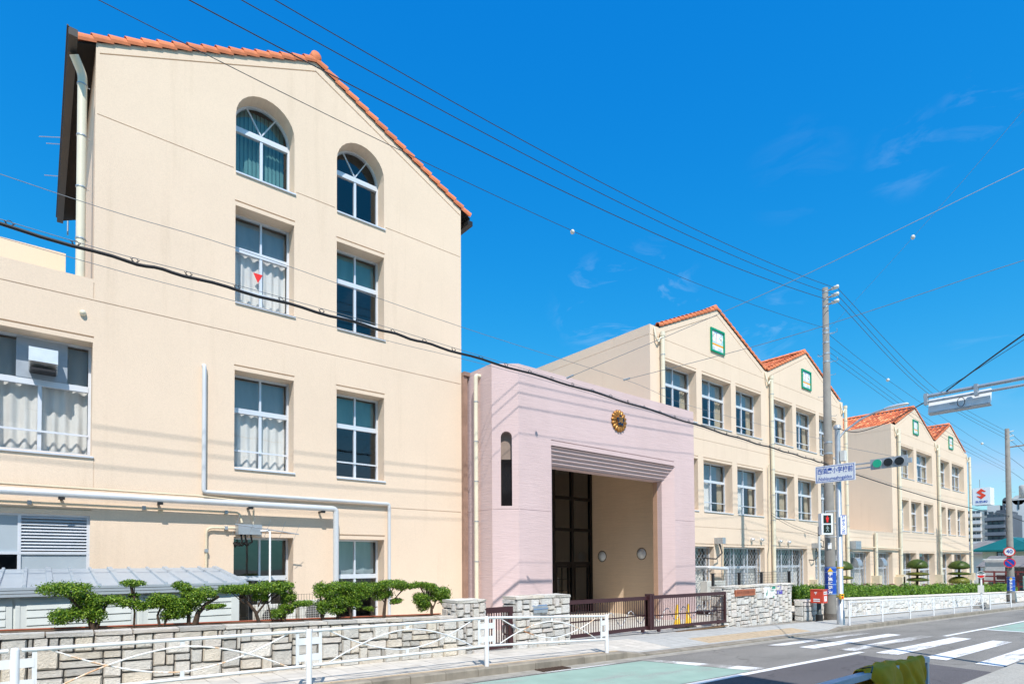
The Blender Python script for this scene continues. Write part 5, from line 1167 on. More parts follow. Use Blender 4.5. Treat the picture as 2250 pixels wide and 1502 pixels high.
# ================================================================== utility poles and signals
def arm_dir(a): return Vector((math.cos(a), math.sin(a), 0))
CAMD = Vector((-.927, -.376, 0))
def upole(label, x, y, zb, zt, r0, r1):
    p = T('utility_pole', label, 'utility pole', (x, y, zb), 'concrete utility poles'); mb = MB(); mb.lathe((x, y, zb-.2), (0, 0, 1), [(0, r0), (zt-zb+.2, r1), (zt-zb+.21, 0)], 22); O('shaft', mb, CONC, p)
    mb = MB(); mb.lathe((x, y, zb-.1), (0, 0, 1), [(0, r0*1.03), (.32, r0*1.02)], 22); O('painted_foot', mb, mk_plain('dark_foot', (0.13, 0.115, 0.10), 0.9, 0, 0.3, 8) if 'dark_foot' not in MATS else MATS['dark_foot'], p)
    def rad(z): return r0+(r1-r0)*(z-zb)/(zt-zb)
    for k, z in enumerate([zb+3.6+j*.75 for j in range(int((zt-zb-4.5)/.75))]):
        s = 1 if k % 2 else -1; d = Vector((.3*s, -.95*s, 0)); o = Vector((x, y, z)); mb = MB(); mb.tube([o+d*rad(z), o+d*(rad(z)+.16), o+d*(rad(z)+.165)+Vector((0, 0, .03))], .009, 6); O('step_bolt', mb, ZINC, p)
    return p, rad
up1, rad1 = upole('concrete utility pole standing by the red post box', 22.24, 9.02, -.45, 11.62, .190, .095)
for z in (11.45, 11.18, 10.92, 10.1, 9.95, 9.6, 9.2, 8.9, 5.95, 5.55, 5.1, 4.9):
    mb = MB(); mb.lathe((22.24, 9.02, z), (0, 0, 1), [(-.03, rad1(z)+.006), (.03, rad1(z)+.006)], 20); O('steel_band', mb, ZINC, up1)
mb = MB(); mb.lathe((22.24, 9.02, 5.0), (0, 0, 1), [(0, rad1(5.2)+.012), (.5, rad1(5.2)+.008)], 20); O('rusty_sleeve', mb, mk_plain('rusty_sleeve', (0.34, 0.24, 0.16), 0.8, 0.1, 0.4, 6, weather=.3), up1)
for z in (11.48, 11.22, 10.97):
    o = Vector((22.24, 9.02, z)); d = Vector((.25, -.93, .22)).normalized(); mb = MB(); mb.tube([o+d*.08, o+d*.22], .025, 8); ia = O('insulator_arm', mb, MATS['rusty_sleeve'], up1)
    mb = MB(); mb.lathe(o+d*.2, d, [(0, .03), (.02, .055), (.09, .05), (.10, .07), (.17, .06), (.19, .07), (.25, .055), (.26, 0)], 14); O('insulator', mb, OFFW, ia)
for (z, s) in ((9.95, 1), (9.2, -1), (8.9, 1)): mb = MB(); o = Vector((22.24, 9.02, z)); mb.tube([o+Vector((.1, -.1, 0)), o+Vector((.22, -.3*s, .03)), o+Vector((.1, -.34*s, .1))], .01, 6); O('wire_hook', mb, ZINC, up1)
def banner(parent, x, y, r, z0, z1, body, face, size):
    mb = MB(); mb.lathe((x, y, z0), (0, 0, 1), [(0, r), (z1-z0, r*.995)], 24); bn = O('warning_banner', mb, BLUE, parent, 'blue wrap-around warning sheet with white characters')
    for z in (z0+.01, z0+(z1-z0)*.35, z0+(z1-z0)*.8, z1-.04): q = MB(); q.lathe((x, y, z), (0, 0, 1), [(0, r+.002), (.012, r+.002)], 24); O('tie_band', q, LBLUE, bn)
    n = face.normalized(); u = Vector((-n.y, n.x, 0)); c = Vector((x, y, 0)) + n*(r+.006)
    if u.x < 0: u = -u
    nn = len(body); h = (z1-z0)
    for i, ch in enumerate(body): text('banner_character', ch, size, c+Vector((0, 0, z1-h*.27-i*h*.165)), u, (0, 0, 1), WHITE, bn, thick=.006)
    q = MB(); z = z1-h*.06; s = size*.62; q.poly([tuple(c+u*a+Vector((0, 0, b))) for a, b in ((-s, z-s*1.2), (s, z-s*1.2), (0, z+s*.3))]); O('warning_triangle', q, YEL, bn)
banner(up1, 22.24, 9.02, .192, .46, 1.45, '学童に注意', CAMD, .15)
mb = MB(); o = Vector((22.24, 9.02, 2.2))+CAMD*.185; u = Vector((.376, -.927, 0)); mb.obox(o, u*.06, (0, 0, .11), CAMD*.004); O('pole_label', mb, WHITE, up1)
mb = MB(); mb.tube([(22.4, 8.82, -.4), (22.38, 8.85, 4.8)], .022, 8); O('cable_guard', mb, PVC, up1)
# signal pole
SX, SY = 20.19, 7.89
sp = T('signal_pole', 'galvanised traffic signal pole at the kerb with yellow bands', 'signal pole', (SX, SY, sl(SX)))
mb = MB(); mb.lathe((SX, SY, sl(SX)-.1), (0, 0, 1), [(0, .115), (.55, .115), (.56, .095), (6.3, .08), (6.45, .08)], 18); O('shaft', mb, ZINC, sp)
mb = MB(); mb.lathe((SX, SY, 5.95), (0, 0, 1), [(0, .11), (.10, .11), (.13, .07), (.14, 0)], 18); O('cap', mb, SIGNG, sp)
for z in (1.42, .50): mb = MB(); mb.lathe((SX, SY, z), (0, 0, 1), [(0, .1), (.045, .1)], 18); O('yellow_band', mb, YEL, sp)
mb = MB(); mb.obox((SX+.02, SY-.16, 5.05), (.09, 0, 0), (0, .07, 0), (0, 0, .17)); O('control_box', mb, OFFW, sp)
for z in (4.72, 4.58): mb = MB(); mb.tube([(SX, SY, z), (SX, 6.88, z)], .024, 10); O('signal_arm', mb, ZINC, sp)
mb = MB(); mb.tube([(SX, SY, 5.4), (SX, 6.3, 4.83)], .006, 6); O('stay_wire', mb, WIREG, sp)
# name sign of the crossing
ns = T('crossing_sign', 'white and blue sign naming the crossing in Japanese and roman letters', 'road sign', (20.06, 7.93, 4.23))
Y0, Y1, Z0, Z1 = 7.32, 8.54, 4.22, 4.78
mb = MB(); mb.box(20.03, 20.05, Y0, Y1, Z0, Z1); O('panel', mb, mk_plain('sign_white', (0.74, 0.77, 0.80), 0.35, 0, 0.03), ns)
mb = MB()
for (a, b, c, d) in ((Y0+.03, Y1-.03, Z0+.03, Z0+.045), (Y0+.03, Y1-.03, Z1-.045, Z1-.03), (Y0+.03, Y0+.045, Z0+.045, Z1-.045), (Y1-.045, Y1-.03, Z0+.045, Z1-.045)): mb.box(20.026, 20.03, a, b, c, d)
O('border', mb, BLUE, ns)
text('sign_characters', '西須磨小学校前', .205, (20.027, 7.93, 4.59), (0, -1, 0), (0, 0, 1), BLUE, ns, thick=.003, narrow=.76); text('sign_characters', 'Nishisumashogakko', .155, (20.027, 7.93, 4.345), (0, -1, 0), (0, 0, 1), BLUE, ns, thick=.002, narrow=.82)
for z in (4.35, 4.65): mb = MB(); mb.box(20.05, 20.11, 7.8, 8.0, z-.02, z+.02); O('clamp', mb, ZINC, ns)
# vehicle signal
ts = T('traffic_signal', 'flat grey vehicle signal showing green, on the arm beside the name sign', 'traffic signal', (20.15, 6.4, 4.48), 'vehicle traffic signals')
mb = MB(); dy = .05
mb.slab([(20.10, 5.92, 4.50), (20.06, 6.90, 4.48), (20.06, 6.90, 4.79), (20.10, 5.92, 4.82)], (.09, 0, 0)); O('housing', mb, SIGNG, ts)
for (yy, m) in ((6.70, mk_emit('green_lamp', (0.01, 0.45, 0.28), 0.32)), (6.405, LENS), (6.11, LENS)):
    mb = MB(); mb.lathe((20.085-(yy-5.92)*.04, yy, 4.65), (-1, 0, 0), [(0, .125), (.026, .125)], 26); ln = O('lens', mb, m, ts)
    mb = MB(); mb.lathe((20.085-(yy-5.92)*.04, yy, 4.65), (-1, 0, 0), [(0, .135), (.02, .135), (.02, .125)], 26); O('lens_rim', mb, SIGNG, ln)
mb = MB(); mb.box(20.10, 20.20, 5.82, 5.92, 4.58, 4.72); O('end_clamp', mb, ZINC, ts)
# pedestrian signal
ps = T('pedestrian_signal', 'white pedestrian signal showing the red standing figure', 'pedestrian signal', (20.0, 8.2, 2.5))
cx_, cy_, cz_ = 19.93, 8.20, 2.86; n = Vector((-.60, -.80, 0)); u = Vector((.80, -.60, 0)); cc = Vector((cx_, cy_, cz_))
mb = MB(); mb.obox(cc, u*.19, n*.09, (0, 0, .345)); O('housing', mb, mk_plain('signal_white', (0.72, 0.76, 0.79), 0.4), ps)
def fig(parts, mat, z): mb = MB(); [mb.poly([tuple(cc+n*.106+u*a+Vector((0, 0, z+b))) for a, b in q]) for q in parts]; return mb
stand = [[(.022*math.cos(k), .085+.022*math.sin(k)) for k in [j*.628 for j in range(10)]], [(-.045, .055), (-.045, -.01), (-.03, -.01), (-.026, -.1), (.026, -.1), (.03, -.01), (.045, -.01), (.045, .055)]]
walk = [[(.022*math.cos(k)-.005, .085+.022*math.sin(k)) for k in [j*.628 for j in range(10)]], [(-.03, .055), (-.06, 0), (-.045, -.008), (-.022, .02), (-.02, -.03), (-.06, -.095), (-.035, -.1), (0, -.045), (.03, -.1), (.055, -.095), (.02, -.03), (.02, .02), (.045, -.01), (.055, 0), (.03, .055)]]
for (dz, parts, m) in ((.155, stand, mk_emit('red_lamp', (0.8, 0.02, 0.02), 0.7)), (-.155, walk, mk_plain('unlit_figure', (0.22, 0.27, 0.27), 0.4))):
    mb = MB(); mb.obox(cc+n*.095+Vector((0, 0, dz)), u*.125, n*.008, (0, 0, .13)); ln = O('lens', mb, LENS, ps); O('figure', fig(parts, m, dz), m, ln)
for z in (.42, -.42): mb = MB(); mb.tube([cc+Vector((0, 0, z*.86)), cc+Vector((0, 0, z)), Vector((SX, SY, cz_+z))], .02, 8); O('bracket', mb, ZINC, ps)
pb = T('push_button_sign', 'narrow white vertical sign reading push-button type on the signal pole', 'sign', (20.0, 7.78, 2.5))
cc2 = Vector((SX, SY, 2.82)) + n*.13 + u*.06; mb = MB(); mb.obox(cc2, u*.105, n*.006, (0, 0, .315)); O('panel', mb, WHITE, pb)
for (a, b, c, d) in ((-.105, -.095, -.315, .315), (.095, .105, -.315, .315), (-.095, .095, -.315, -.305), (-.095, .095, .305, .315)): q = MB(); q.poly([tuple(cc2+n*.008+u*s+Vector((0, 0, t))) for s, t in ((a, c), (b, c), (b, d), (a, d))]); O('border', q, BLUE, pb)
for i, ch in enumerate('押ボタン式'): text('sign_character', ch, .125, cc2+n*.008+Vector((0, 0, .235-i*.117)), u, (0, 0, 1), BLUE, pb, thick=.003)
bb_ = T('push_button_box', 'yellow push-button box on the signal pole', 'push button', (20.1, 7.75, .45)); c3 = Vector((SX, SY, .52))+n*.15-u*.06; mb = MB(); mb.obox(c3, u*.055, n*.05, (0, 0, .085)); O('case', mb, YEL, bb_); mb = MB(); mb.lathe(c3+n*.05-Vector((0, 0, .03)), n, [(0, .03), (.02, .028)], 14); O('button', mb, RED, bb_); mb = MB(); mb.obox(c3+n*.052+Vector((0, 0, .04)), u*.035, n*.002, (0, 0, .02)); O('panel', mb, BLACK, bb_)
# street lamp on its curved arm
sl2 = T('street_lamp', 'flat street lamp on a curved arm rising from the signal pole', 'street lamp', (SX, SY, 5.7))
mb = MB(); mb.tube([(SX, SY, 5.6), (20.35, 7.75, 5.86), (20.55, 7.35, 6.2), (20.6, 6.95, 6.36), (20.6, 6.62, 6.41)], .034, 10); O('arm', mb, ZINC, sl2)
mb = MB(); vs = []
for (yy, w, h, z) in ((6.66, .05, .04, 6.41), (6.55, .10, .055, 6.42), (6.30, .125, .06, 6.435), (6.05, .10, .045, 6.445), (5.98, .03, .02, 6.445)):
    for a in range(10): t = 2*math.pi*a/10; vs.append((20.6+w*math.cos(t), yy, z+h*math.sin(t)*(1 if math.sin(t) > 0 else .5)))
mb.add(vs, [(i*10+j, i*10+(j+1) % 10, (i+1)*10+(j+1) % 10, (i+1)*10+j) for i in range(4) for j in range(10)], True); O('lamp_head', mb, mk_plain('lamp_shell', (0.62, 0.64, 0.66), 0.35, 0.2), sl2)
# signal seen from behind, on an arm from the near pavement
AX = 13.9
ap = T('signal_pole', 'galvanised double-pipe signal arm reaching over the road from the right edge', 'signal pole', (AX, 1.75, sl(AX)), None)
mb = MB(); mb.lathe((AX, 1.75, sl(AX)-.1), (0, 0, 1), [(0, .1), (6, .085)], 16); O('shaft', mb, ZINC, ap)
mb = MB(); mb.tube([(AX, 1.75, 4.97), (AX, 3.78, 4.965)], .036, 12); O('upper_arm', mb, ZINC, ap); mb = MB(); mb.tube([(AX, 1.75, 4.84), (AX, 3.74, 4.85)], .025, 12); O('lower_arm', mb, ZINC, ap)
for yy in (3.74, 2.93): mb = MB(); mb.box(AX-.05, AX+.05, yy-.03, yy+.03, 4.80, 5.02); O('clamp', mb, ZINC, ap)
ts2 = T('traffic_signal', 'light grey vehicle signal seen from behind, hanging on the arm at the right edge', 'traffic signal', (AX+.1, 3.25, 4.7), 'vehicle traffic signals')
mb = MB(); mb.slab([(AX+.05, 2.74, 4.64), (AX+.05, 3.73, 4.64), (AX+.15, 3.73, 4.93), (AX+.15, 2.74, 4.93)], (.08, 0, 0)); O('housing', mb, mk_plain('signal_back', (0.80, 0.84, 0.86), 0.4), ts2)
mb = MB(); mb.slab([(AX+.05, 2.74, 4.615), (AX+.05, 3.73, 4.615), (AX+.20, 3.73, 4.60), (AX+.20, 2.74, 4.60)], (0, 0, .012)); O('underside', mb, SIGNG, ts2)
mb = MB(); mb.tube([(AX+.03, 3.18+.06*math.cos(a), 4.74+.09*math.sin(a)) for a in [k*.45 for k in range(14)]], .006, 6, closed=True); O('cable_loop', mb, BLACK, ts2)
mb = MB(); mb.box(AX+.052, AX+.06, 3.28, 3.37, 4.74, 4.77); O('rating_plate', mb, ZINC, ts2)
# letter box, bus stop, far pole and its signs
pbx = T('post_box', 'red pillar-mounted post box beside the near utility pole', 'post box', (21.2, 9.0, sl(21.2)))
x, y = 21.02, 8.78
mb = MB(); mb.box(x, x+.36, y, y+.42, .20, .64); mb.slab([(x-.012, y-.012, .64), (x+.372, y-.012, .64), (x+.372, y+.432, .64), (x-.012, y+.432, .64)], (0, 0, .03)); O('box', mb, REDP, pbx)
mb = MB(); mb.lathe((x+.18, y+.21, sl(x)-.05), (0, 0, 1), [(0, .105), (.28, .105), (.28, .075), (.66, .07)], 16); O('pillar', mb, mk_plain('dark_green_post', (0.03, 0.045, 0.05), 0.5), pbx); mb = MB(); mb.lathe((x+.18, y+.21, sl(x)-.05), (0, 0, 1), [(0, .115), (.26, .115)], 16); O('foot_sleeve', mb, BLACK, pbx)
def flatx(parent, xx, y0, y1, z0, z1, mat, name='printed_label'): m = MB(); m.quad((xx, y0, z0), (xx, y1, z0), (xx, y1, z1), (xx, y0, z1)); return O(name, m, mat, parent)
flatx(pbx, x-.003, y+.1, y+.32, .31, .35, WHITE); flatx(pbx, x-.003, y+.1, y+.32, .25, .29, WHITE); text('postal_mark', '〒', .12, (x-.003, y+.24, .53), (0, -1, 0), (0, 0, 1), WHITE, pbx, thick=.004)
flat(pbx, x+.06, x+.32, .50, .60, y-.003, WHITE, 'slot_plate'); flat(pbx, x+.08, x+.30, .54, .565, y-.006, BLACK, 'slot'); flat(pbx, x+.1, x+.3, .26, .44, y-.003, WHITE, 'collection_times'); text('postal_mark', '〒', .1, (x+.2, y-.006, .36), (1, 0, 0), (0, 0, 1), RED, pbx)
bs = T('bus_stop_sign', 'round bus stop sign on a white post with a concrete block foot', 'bus stop', (38.3, 8.05, sl(38.3)))
x, y = 38.2, 8.05
mb = MB(); z = sl(x); mb.add([(x-.5, y-.3, z), (x+.5, y-.3, z), (x+.5, y+.3, z), (x-.5, y+.3, z), (x-.2, y-.15, z+.33), (x+.2, y-.15, z+.33), (x+.2, y+.15, z+.33), (x-.2, y+.15, z+.33)], [(4, 5, 6, 7), (0, 1, 5, 4), (1, 2, 6, 5), (2, 3, 7, 6), (3, 0, 4, 7)]); O('foot', mb, CONC, bs)
mb = MB(); mb.tube([(x, y, z), (x, y, 1.02)], .045, 12); O('post', mb, WHITE, bs)
fn = Vector((-.97, -.25, 0)); fu = Vector((.25, -.97, 0)); c4 = Vector((x, y, .90))+fn*.06
mb = MB(); mb.lathe(c4, fn, [(0, .185), (.02, .185)], 28); O('disc', mb, WHITE, bs)
def half(up_, r, mat, d): q = MB(); q.poly([tuple(c4+fn*d+fu*(r*math.cos(a))+Vector((0, 0, r*math.sin(a)))) for a in [(math.pi*k/14)+(0.25 if up_ else math.pi+.25)*1 for k in range(0, 13)]]); O('disc_segment', q, mat, bs)
half(True, .165, mk_plain('dark_teal_print', (0.03, 0.09, 0.09), 0.4), .023); half(False, .165, RED, .023)
q = MB(); q.poly([tuple(c4+fn*.026+fu*a+Vector((0, 0, b))) for a, b in ((-.165, -.03), (.165, -.03), (.165, .045), (-.165, .045))]); O('disc_band', q, WHITE, bs); text('stop_name', '西須磨', .06, c4+fn*.028+Vector((0, 0, .007)), fu, (0, 0, 1), BLACK, bs); text('stop_name', '市バス', .07, c4+fn*.028+Vector((0, 0, .085)), fu, (0, 0, 1), WHITE, bs)
mb = MB(); mb.obox((x-.06, y, .15), fu*.13, fn*.01, (0, 0, .2)); O('timetable', mb, OFFW, bs)
up2, rad2 = upole('farther concrete utility pole carrying round road signs', 50.1, 8.98, -1.2, 10.4, .21, .12)
banner(up2, 50.1, 8.98, .215, -.40, .55, '学童に注意', Vector((-1, -.2, 0)), .15)
for zz in (10.15, 9.85, 9.55):
    o = Vector((50.1, 8.98, zz)); d = Vector((.3, -.93, .2)).normalized(); mb = MB(); mb.tube([o, o+d*.35], .03, 8); O('insulator_arm', mb, OFFW, up2)
mb = MB(); mb.tube([(50.1, 8.98, 9.15), (50.1, 5.6, 9.2)], .04, 8); O('crossarm', mb, MATS['rusty_sleeve'], up2)
mb = MB(); mb.lathe((50.3, 8.15, 5.75), (0, 0, 1), [(0, .3), (.05, .34), (.75, .34), (.82, .28), (.86, 0)], 18); mb.tube([(50.1, 8.98, 5.7), (50.2, 7.0, 5.75)], .04, 8); O('transformer', mb, mk_plain('transformer_grey', (0.5, 0.53, 0.53), 0.5), up2)
def roundsign(label, z, kind):
    s = T('road_sign', label, 'road sign', (49.85, 8.95, z)); c = Vector((49.83, 8.97, z)); nn = Vector((-1, -.05, 0)).normalized(); uu = Vector((.05, -1, 0)).normalized()
    mb = MB(); mb.lathe(c, nn, [(0, .31), (.015, .31)], 32); O('rim', mb, RED, s); mb = MB(); mb.lathe(c+nn*.003, nn, [(0, .25), (.016, .25)], 32); O('face', mb, WHITE if kind == 40 else BLUE, s)
    if kind == 40: text('numerals', '40', .34, c+nn*.021, uu, (0, 0, 1), BLUE, s, thick=.008)
    else: q = MB(); d = Vector((uu.x*.707, uu.y*.707, -.707)); e = Vector((uu.x*.707, uu.y*.707, .707)); q.poly([tuple(c+nn*.022+d*a+e*b) for a, b in ((-.26, -.03), (.26, -.03), (.26, .03), (-.26, .03))]); O('slash', q, RED, s)
roundsign('round red-rimmed speed limit sign reading 40 on the far pole', 2.20, 40); roundsign('round blue no-parking sign with red rim below the speed limit sign', 1.46, 0)
# small service pole behind the wall
sv = T('service_pole', 'thin grey service pole with cable fittings in front of the lattice shutters', 'pole', (28.9, 12.2, sl(28.9)))
mb = MB(); mb.tube([(28.9, 12.2, -.5), (28.9, 12.2, 2.85)], .055, 10); O('shaft', mb, GREYPIPE, sv); mb = MB(); mb.tube([(28.9, 12.2, 2.6), (28.9, 12.2, 3.3)], .05, 10); O('cap', mb, BLACK, sv); mb = MB(); mb.tube([(28.9, 12.2, 2.7), (29.15, 12.1, 2.6), (29.1, 12.1, 2.3), (28.95, 12.15, 2.4)], .02, 6); O('cable_loop', mb, BLACK, sv)

# ================================================================== overhead lines
def smooth(pts, n=10):
    P = [Vector(p) for p in pts]; out = []
    for i in range(len(P)-1):
        p0 = P[max(0, i-1)]; p1 = P[i]; p2 = P[i+1]; p3 = P[min(len(P)-1, i+2)]
        for k in range(n):
            t = k/n; out.append(.5*((2*p1)+(p2-p0)*t+(2*p0-5*p1+4*p2-p3)*t*t+(3*p1-p0-3*p2+p3)*t**3))
    out.append(P[-1]); return out
def wire(label, pts, r, mat=WIREM, name='overhead_wire', group='overhead wires', n=8):
    mb = MB(); mb.tube(smooth(pts, n), r, 6); return O(name, mb, mat, None, label, 'wire', group)
YW = 9.2
def sag(p, q, r, x0, x1, y0, y1, n=40):
    """parabola through three (x, z) points of the hanging line, drawn from x0 to x1"""
    (xa, za), (xb, zb), (xc, zc) = p, q, r; out = []
    for i in range(n+1):
        t = i/n; x = x0+(x1-x0)*t
        z = za*(x-xb)*(x-xc)/((xa-xb)*(xa-xc)) + zb*(x-xa)*(x-xc)/((xb-xa)*(xb-xc)) + zc*(x-xa)*(x-xb)/((xc-xa)*(xc-xb))
        out.append((x, y0+(y1-y0)*t**4, z))
    return out
wire('topmost of the three black power lines left of the near utility pole', sag((3.38, 10.45), (6.81, 10.50), (22.4, 11.56), -12, 22.4, YW, 8.72), .0085, n=1)
wire('middle of the three black power lines left of the near utility pole', sag((2.89, 10.15), (6.81, 10.22), (22.4, 11.30), -12, 22.4, YW, 8.72), .0085, n=1)
wire('lowest of the three black power lines left of the near utility pole', sag((2.14, 9.72), (6.81, 9.82), (22.4, 11.05), -12, 22.4, YW, 8.72), .0095, n=1)
bw = wire('thin wire with a round marker ball left of the near utility pole', sag((.58, 9.07), (9.35, 9.15), (22.12, 10.12), -12, 22.2, YW, 9.0), .006, n=1); mb = MB(); mb.ell((9.35, YW, 9.15), .05, .05, .05); O('marker_ball', mb, OFFW, bw)
wire('topmost of the three power lines between the two utility poles', [(22.46, 8.68, 11.56), (35.5, 9.0, 10.23), (50.1, 8.98, 10.2)], .009); wire('middle of the three power lines between the two utility poles', [(22.46, 8.68, 11.30), (34.5, 9.0, 9.95), (50.1, 8.98, 9.95)], .009); wire('lowest of the three power lines between the two utility poles', [(22.46, 8.68, 11.05), (34.0, 9.0, 9.80), (50.1, 8.98, 9.7)], .009)
bw = wire('wire with two marker balls between the two utility poles', [(22.3, 9.0, 9.97), (28.34, 9.0, 9.43), (43.7, 9.0, 8.61), (50, 9.0, 8.55)], .007)
for (x, z) in ((28.34, 9.43), (43.7, 8.61)): mb = MB(); mb.ell((x, 9.0, z), .07, .07, .07); O('marker_ball', mb, OFFW, bw)
for nm, za, zb in (('upper', 9.54, 7.95), ('middle', 9.32, 7.68), ('lower', 9.12, 7.50)): wire(nm + ' of the three low thin lines between the two utility poles', [(22.3, 9.0, za), (36, 9.0, (za+zb)/2-.35), (50, 9.0, zb)], .007)
for zz, nm in ((10.2, 'topmost'), (9.7, 'second'), (8.5, 'third'), (7.6, 'lowest')): wire(nm + ' power line running on beyond the farther utility pole', [(50.1, 8.9, zz), (70, 8.6, zz-1.4), (95, 8.0, zz-1.6)], .012, group='power lines beyond the farther pole')
# thick hung cable
ca = T('hung_cable', 'thick black telephone cable hung from a thin wire across the school front', 'cable', (10, 8.9, 5.5))
CP = [(-8, 8.9, 6.0), (-.36, 8.9, 5.62), (1.68, 8.9, 5.60), (4.15, 8.9, 5.59), (6.05, 8.9, 5.55), (10.04, 8.9, 5.47), (15.37, 8.9, 5.27), (19.5, 8.9, 5.17), (22.1, 8.95, 5.12)]
mb = MB(); cps = smooth(CP, 12); mb.tube([p + Vector((0, 0, .012*math.sin(i*1.3))) for i, p in enumerate(cps)], .023, 8); O('cable', mb, BLACK, ca)
mw = [Vector((p.x, p.y, p.z + .055 + .02*math.sin(p.x*.4))) for p in cps]; mb = MB(); mb.tube(mw, .0042, 6); O('messenger_wire', mb, WIREG, ca)
hg = MB(); hg.tube([(.035*math.cos(a), .004*math.cos(a*.5), .03+.04*math.sin(a)) for a in [k*2*math.pi/10 for k in range(10)]], .0045, 5, closed=True); hg.tube([(-.05, 0, .055), (-.02, 0, .02), (0, 0, 0), (.02, 0, .02), (.05, 0, .045)], .005, 5); hgm = hg.mesh('hanger'); hgm.materials.append(BLACK)
x = -.9
while x < 22:
    i = min(range(len(cps)), key=lambda k: abs(cps[k].x-x)); j = min(len(cps)-1, i+1); a = cps[i]; b = cps[j]; t = 0 if abs(b.x-a.x) < 1e-6 else (x-a.x)/(b.x-a.x); z = a.z+(b.z-a.z)*t
    piece('hanger', hgm, ca, (x, 8.9, z), (0, 0, random.uniform(-.3, .3)), (1, 1, 1)); x += .62
wire('thin pale wire above the hung cable, crossing the tall wing', [(-8, 8.9, 6.6), (-.37, 8.9, 6.20), (2.18, 8.9, 6.20), (6.12, 8.9, 6.05), (10.82, 8.9, 5.98), (13.81, 8.9, 5.80), (22.1, 8.95, 5.98)], .0042, WIREG)
wire('thin pale wire just below the hung cable', [(-8, 8.9, 5.75), (-.36, 8.9, 5.46), (2.07, 8.9, 5.43), (4.55, 8.9, 5.43), (6.56, 8.9, 5.46), (10, 8.9, 5.42), (16, 8.9, 5.2), (22.1, 8.95, 5.05)], .0038, WIREG)
ca2 = wire('black telephone cable between the two utility poles', [(22.3, 8.9, 5.05), (24.34, 8.9, 4.98), (28.53, 8.9, 4.82), (34.63, 8.9, 4.64), (40.31, 8.9, 4.57), (50.1, 8.95, 4.55)], .02, BLACK, 'hung_cable', 'telephone cables')
mb = MB(); mb.tube(smooth([(22.3, 8.9, 5.12), (28.5, 8.9, 4.92), (34.6, 8.9, 4.74), (40.3, 8.9, 4.67), (50.1, 8.95, 4.65)]), .006, 5); O('messenger_wire', mb, WIREG, ca2)
wire('black telephone cable running on beyond the farther utility pole', [(50.1, 8.95, 4.55), (65, 8.6, 3.9), (90, 8, 3.4)], .025, BLACK, 'hung_cable', 'telephone cables')
for (a, nm, e) in (((8.83, 8.9, 5.63), 'upper', (12.88, 2.0, 8.27)), ((10.72, 8.9, 5.96), 'lower', (12.685, 2.0, 6.64))):
    A_, E_ = Vector(a), Vector(e); m_ = A_*.5+E_*.5; m_.z -= .12; wr = wire(nm + ' grey service wire slanting from the hung cable up to the right edge', [A_, m_, E_, E_+(E_-A_)*.35], .0055, WIREG); mb = MB(); d = (E_-A_).normalized(); mb.tube([A_, A_+d*.16], .022, 8); O('wire_clamp', mb, ZINC, wr)
wr = wire('very thin wire with a small insulator rising from the near pole to the right edge', [(22.2, 8.9, 10.05), (17.79, 5.0, 10.16), (13.01, 2.0, 9.36), (10, .2, 9.0)], .003, WIREG); mb = MB(); mb.ell((17.79, 5.0, 10.16), .05, .05, .06); O('insulator', mb, OFFW, wr)
wire('black cable from the signal pole to the overhanging signal arm', [(SX, SY-.05, 5.95), (18.2, 6.6, 5.35), (16.2, 5.2, 5.05), (AX, 3.76, 4.86)], .012, BLACK)
wire('thick black cable rising from the signal arm to the upper right edge', [(AX, 3.4, 5.0), (12.6, 2.3, 5.2), (11.9, 1.6, 5.35)], .013, BLACK); wire('thin wire rising beside the thick cable at the right edge', [(AX, 3.5, 5.0), (12.6, 2.3, 5.14), (11.9, 1.6, 5.25)], .005, WIREM)
for nm, dz in (('upper', 0), ('lower', -.12)): wire(nm + ' service wire from the small service pole to the school wall', [(28.9, 12.2, 2.95+dz), (27.6, 12.9, 3.4+dz), (26.8, 13.45, 3.95+dz)], .008)

# ================================================================== beyond the school
def flatbox(x0, x1, y0, y1, z0, z1): m = MB(); m.box(x0, x1, y0, y1, z0, z1); return m
RTEAL = mk_plain('teal_metal_roof', (0.012, 0.14, 0.13), 0.45, 0.2, 0.1, 1); CRM = mk_plain('cream_render', (0.62, 0.58, 0.44), 0.9); SLATE = mk_plain('grey_slate', (0.20, 0.185, 0.18), 0.8, 0, 0.2, 2)
def hip(parent, x0, x1, y0, y1, ze, zr, ins, mat, name='roof'):
    mb = MB(); a, b, c, d = (x0, y0, ze), (x1, y0, ze), (x1, y1, ze), (x0, y1, ze); ym = (y0+y1)/2; xm = (x0+x1)/2
    e, f = ((x0+ins, ym, zr), (x1-ins, ym, zr)) if (x1-x0) > (y1-y0) else ((xm, y0+ins, zr), (xm, y1-ins, zr))
    if (x1-x0) > (y1-y0): mb.add([a, b, c, d, e, f], [(0, 1, 5, 4), (1, 2, 5), (2, 3, 4, 5), (3, 0, 4)])
    else: mb.add([a, b, c, d, e, f], [(0, 1, 4), (1, 2, 5, 4), (2, 3, 5), (3, 0, 4, 5)])
    mb.slab([(x0, y0, ze-.15), (x1, y0, ze-.15), (x1, y1, ze-.15), (x0, y1, ze-.15)], (0, 0, .14)); return O(name, mb, mat, parent)
h1 = T('house', 'cream house with a teal hipped roof beyond the school end', 'house', (77, 13, sl(77)))
O('wall', flatbox(72, 82, 8.0, 15.0, -3, 2.65), CRM, h1); hip(h1, 71.3, 82.7, 10.6, 15.8, 2.6, 3.95, 2.6, RTEAL); hip(h1, 73.5, 84, 4.5, 13.6, 3.0, 5.1, 4.0, RTEAL, 'upper_roof')
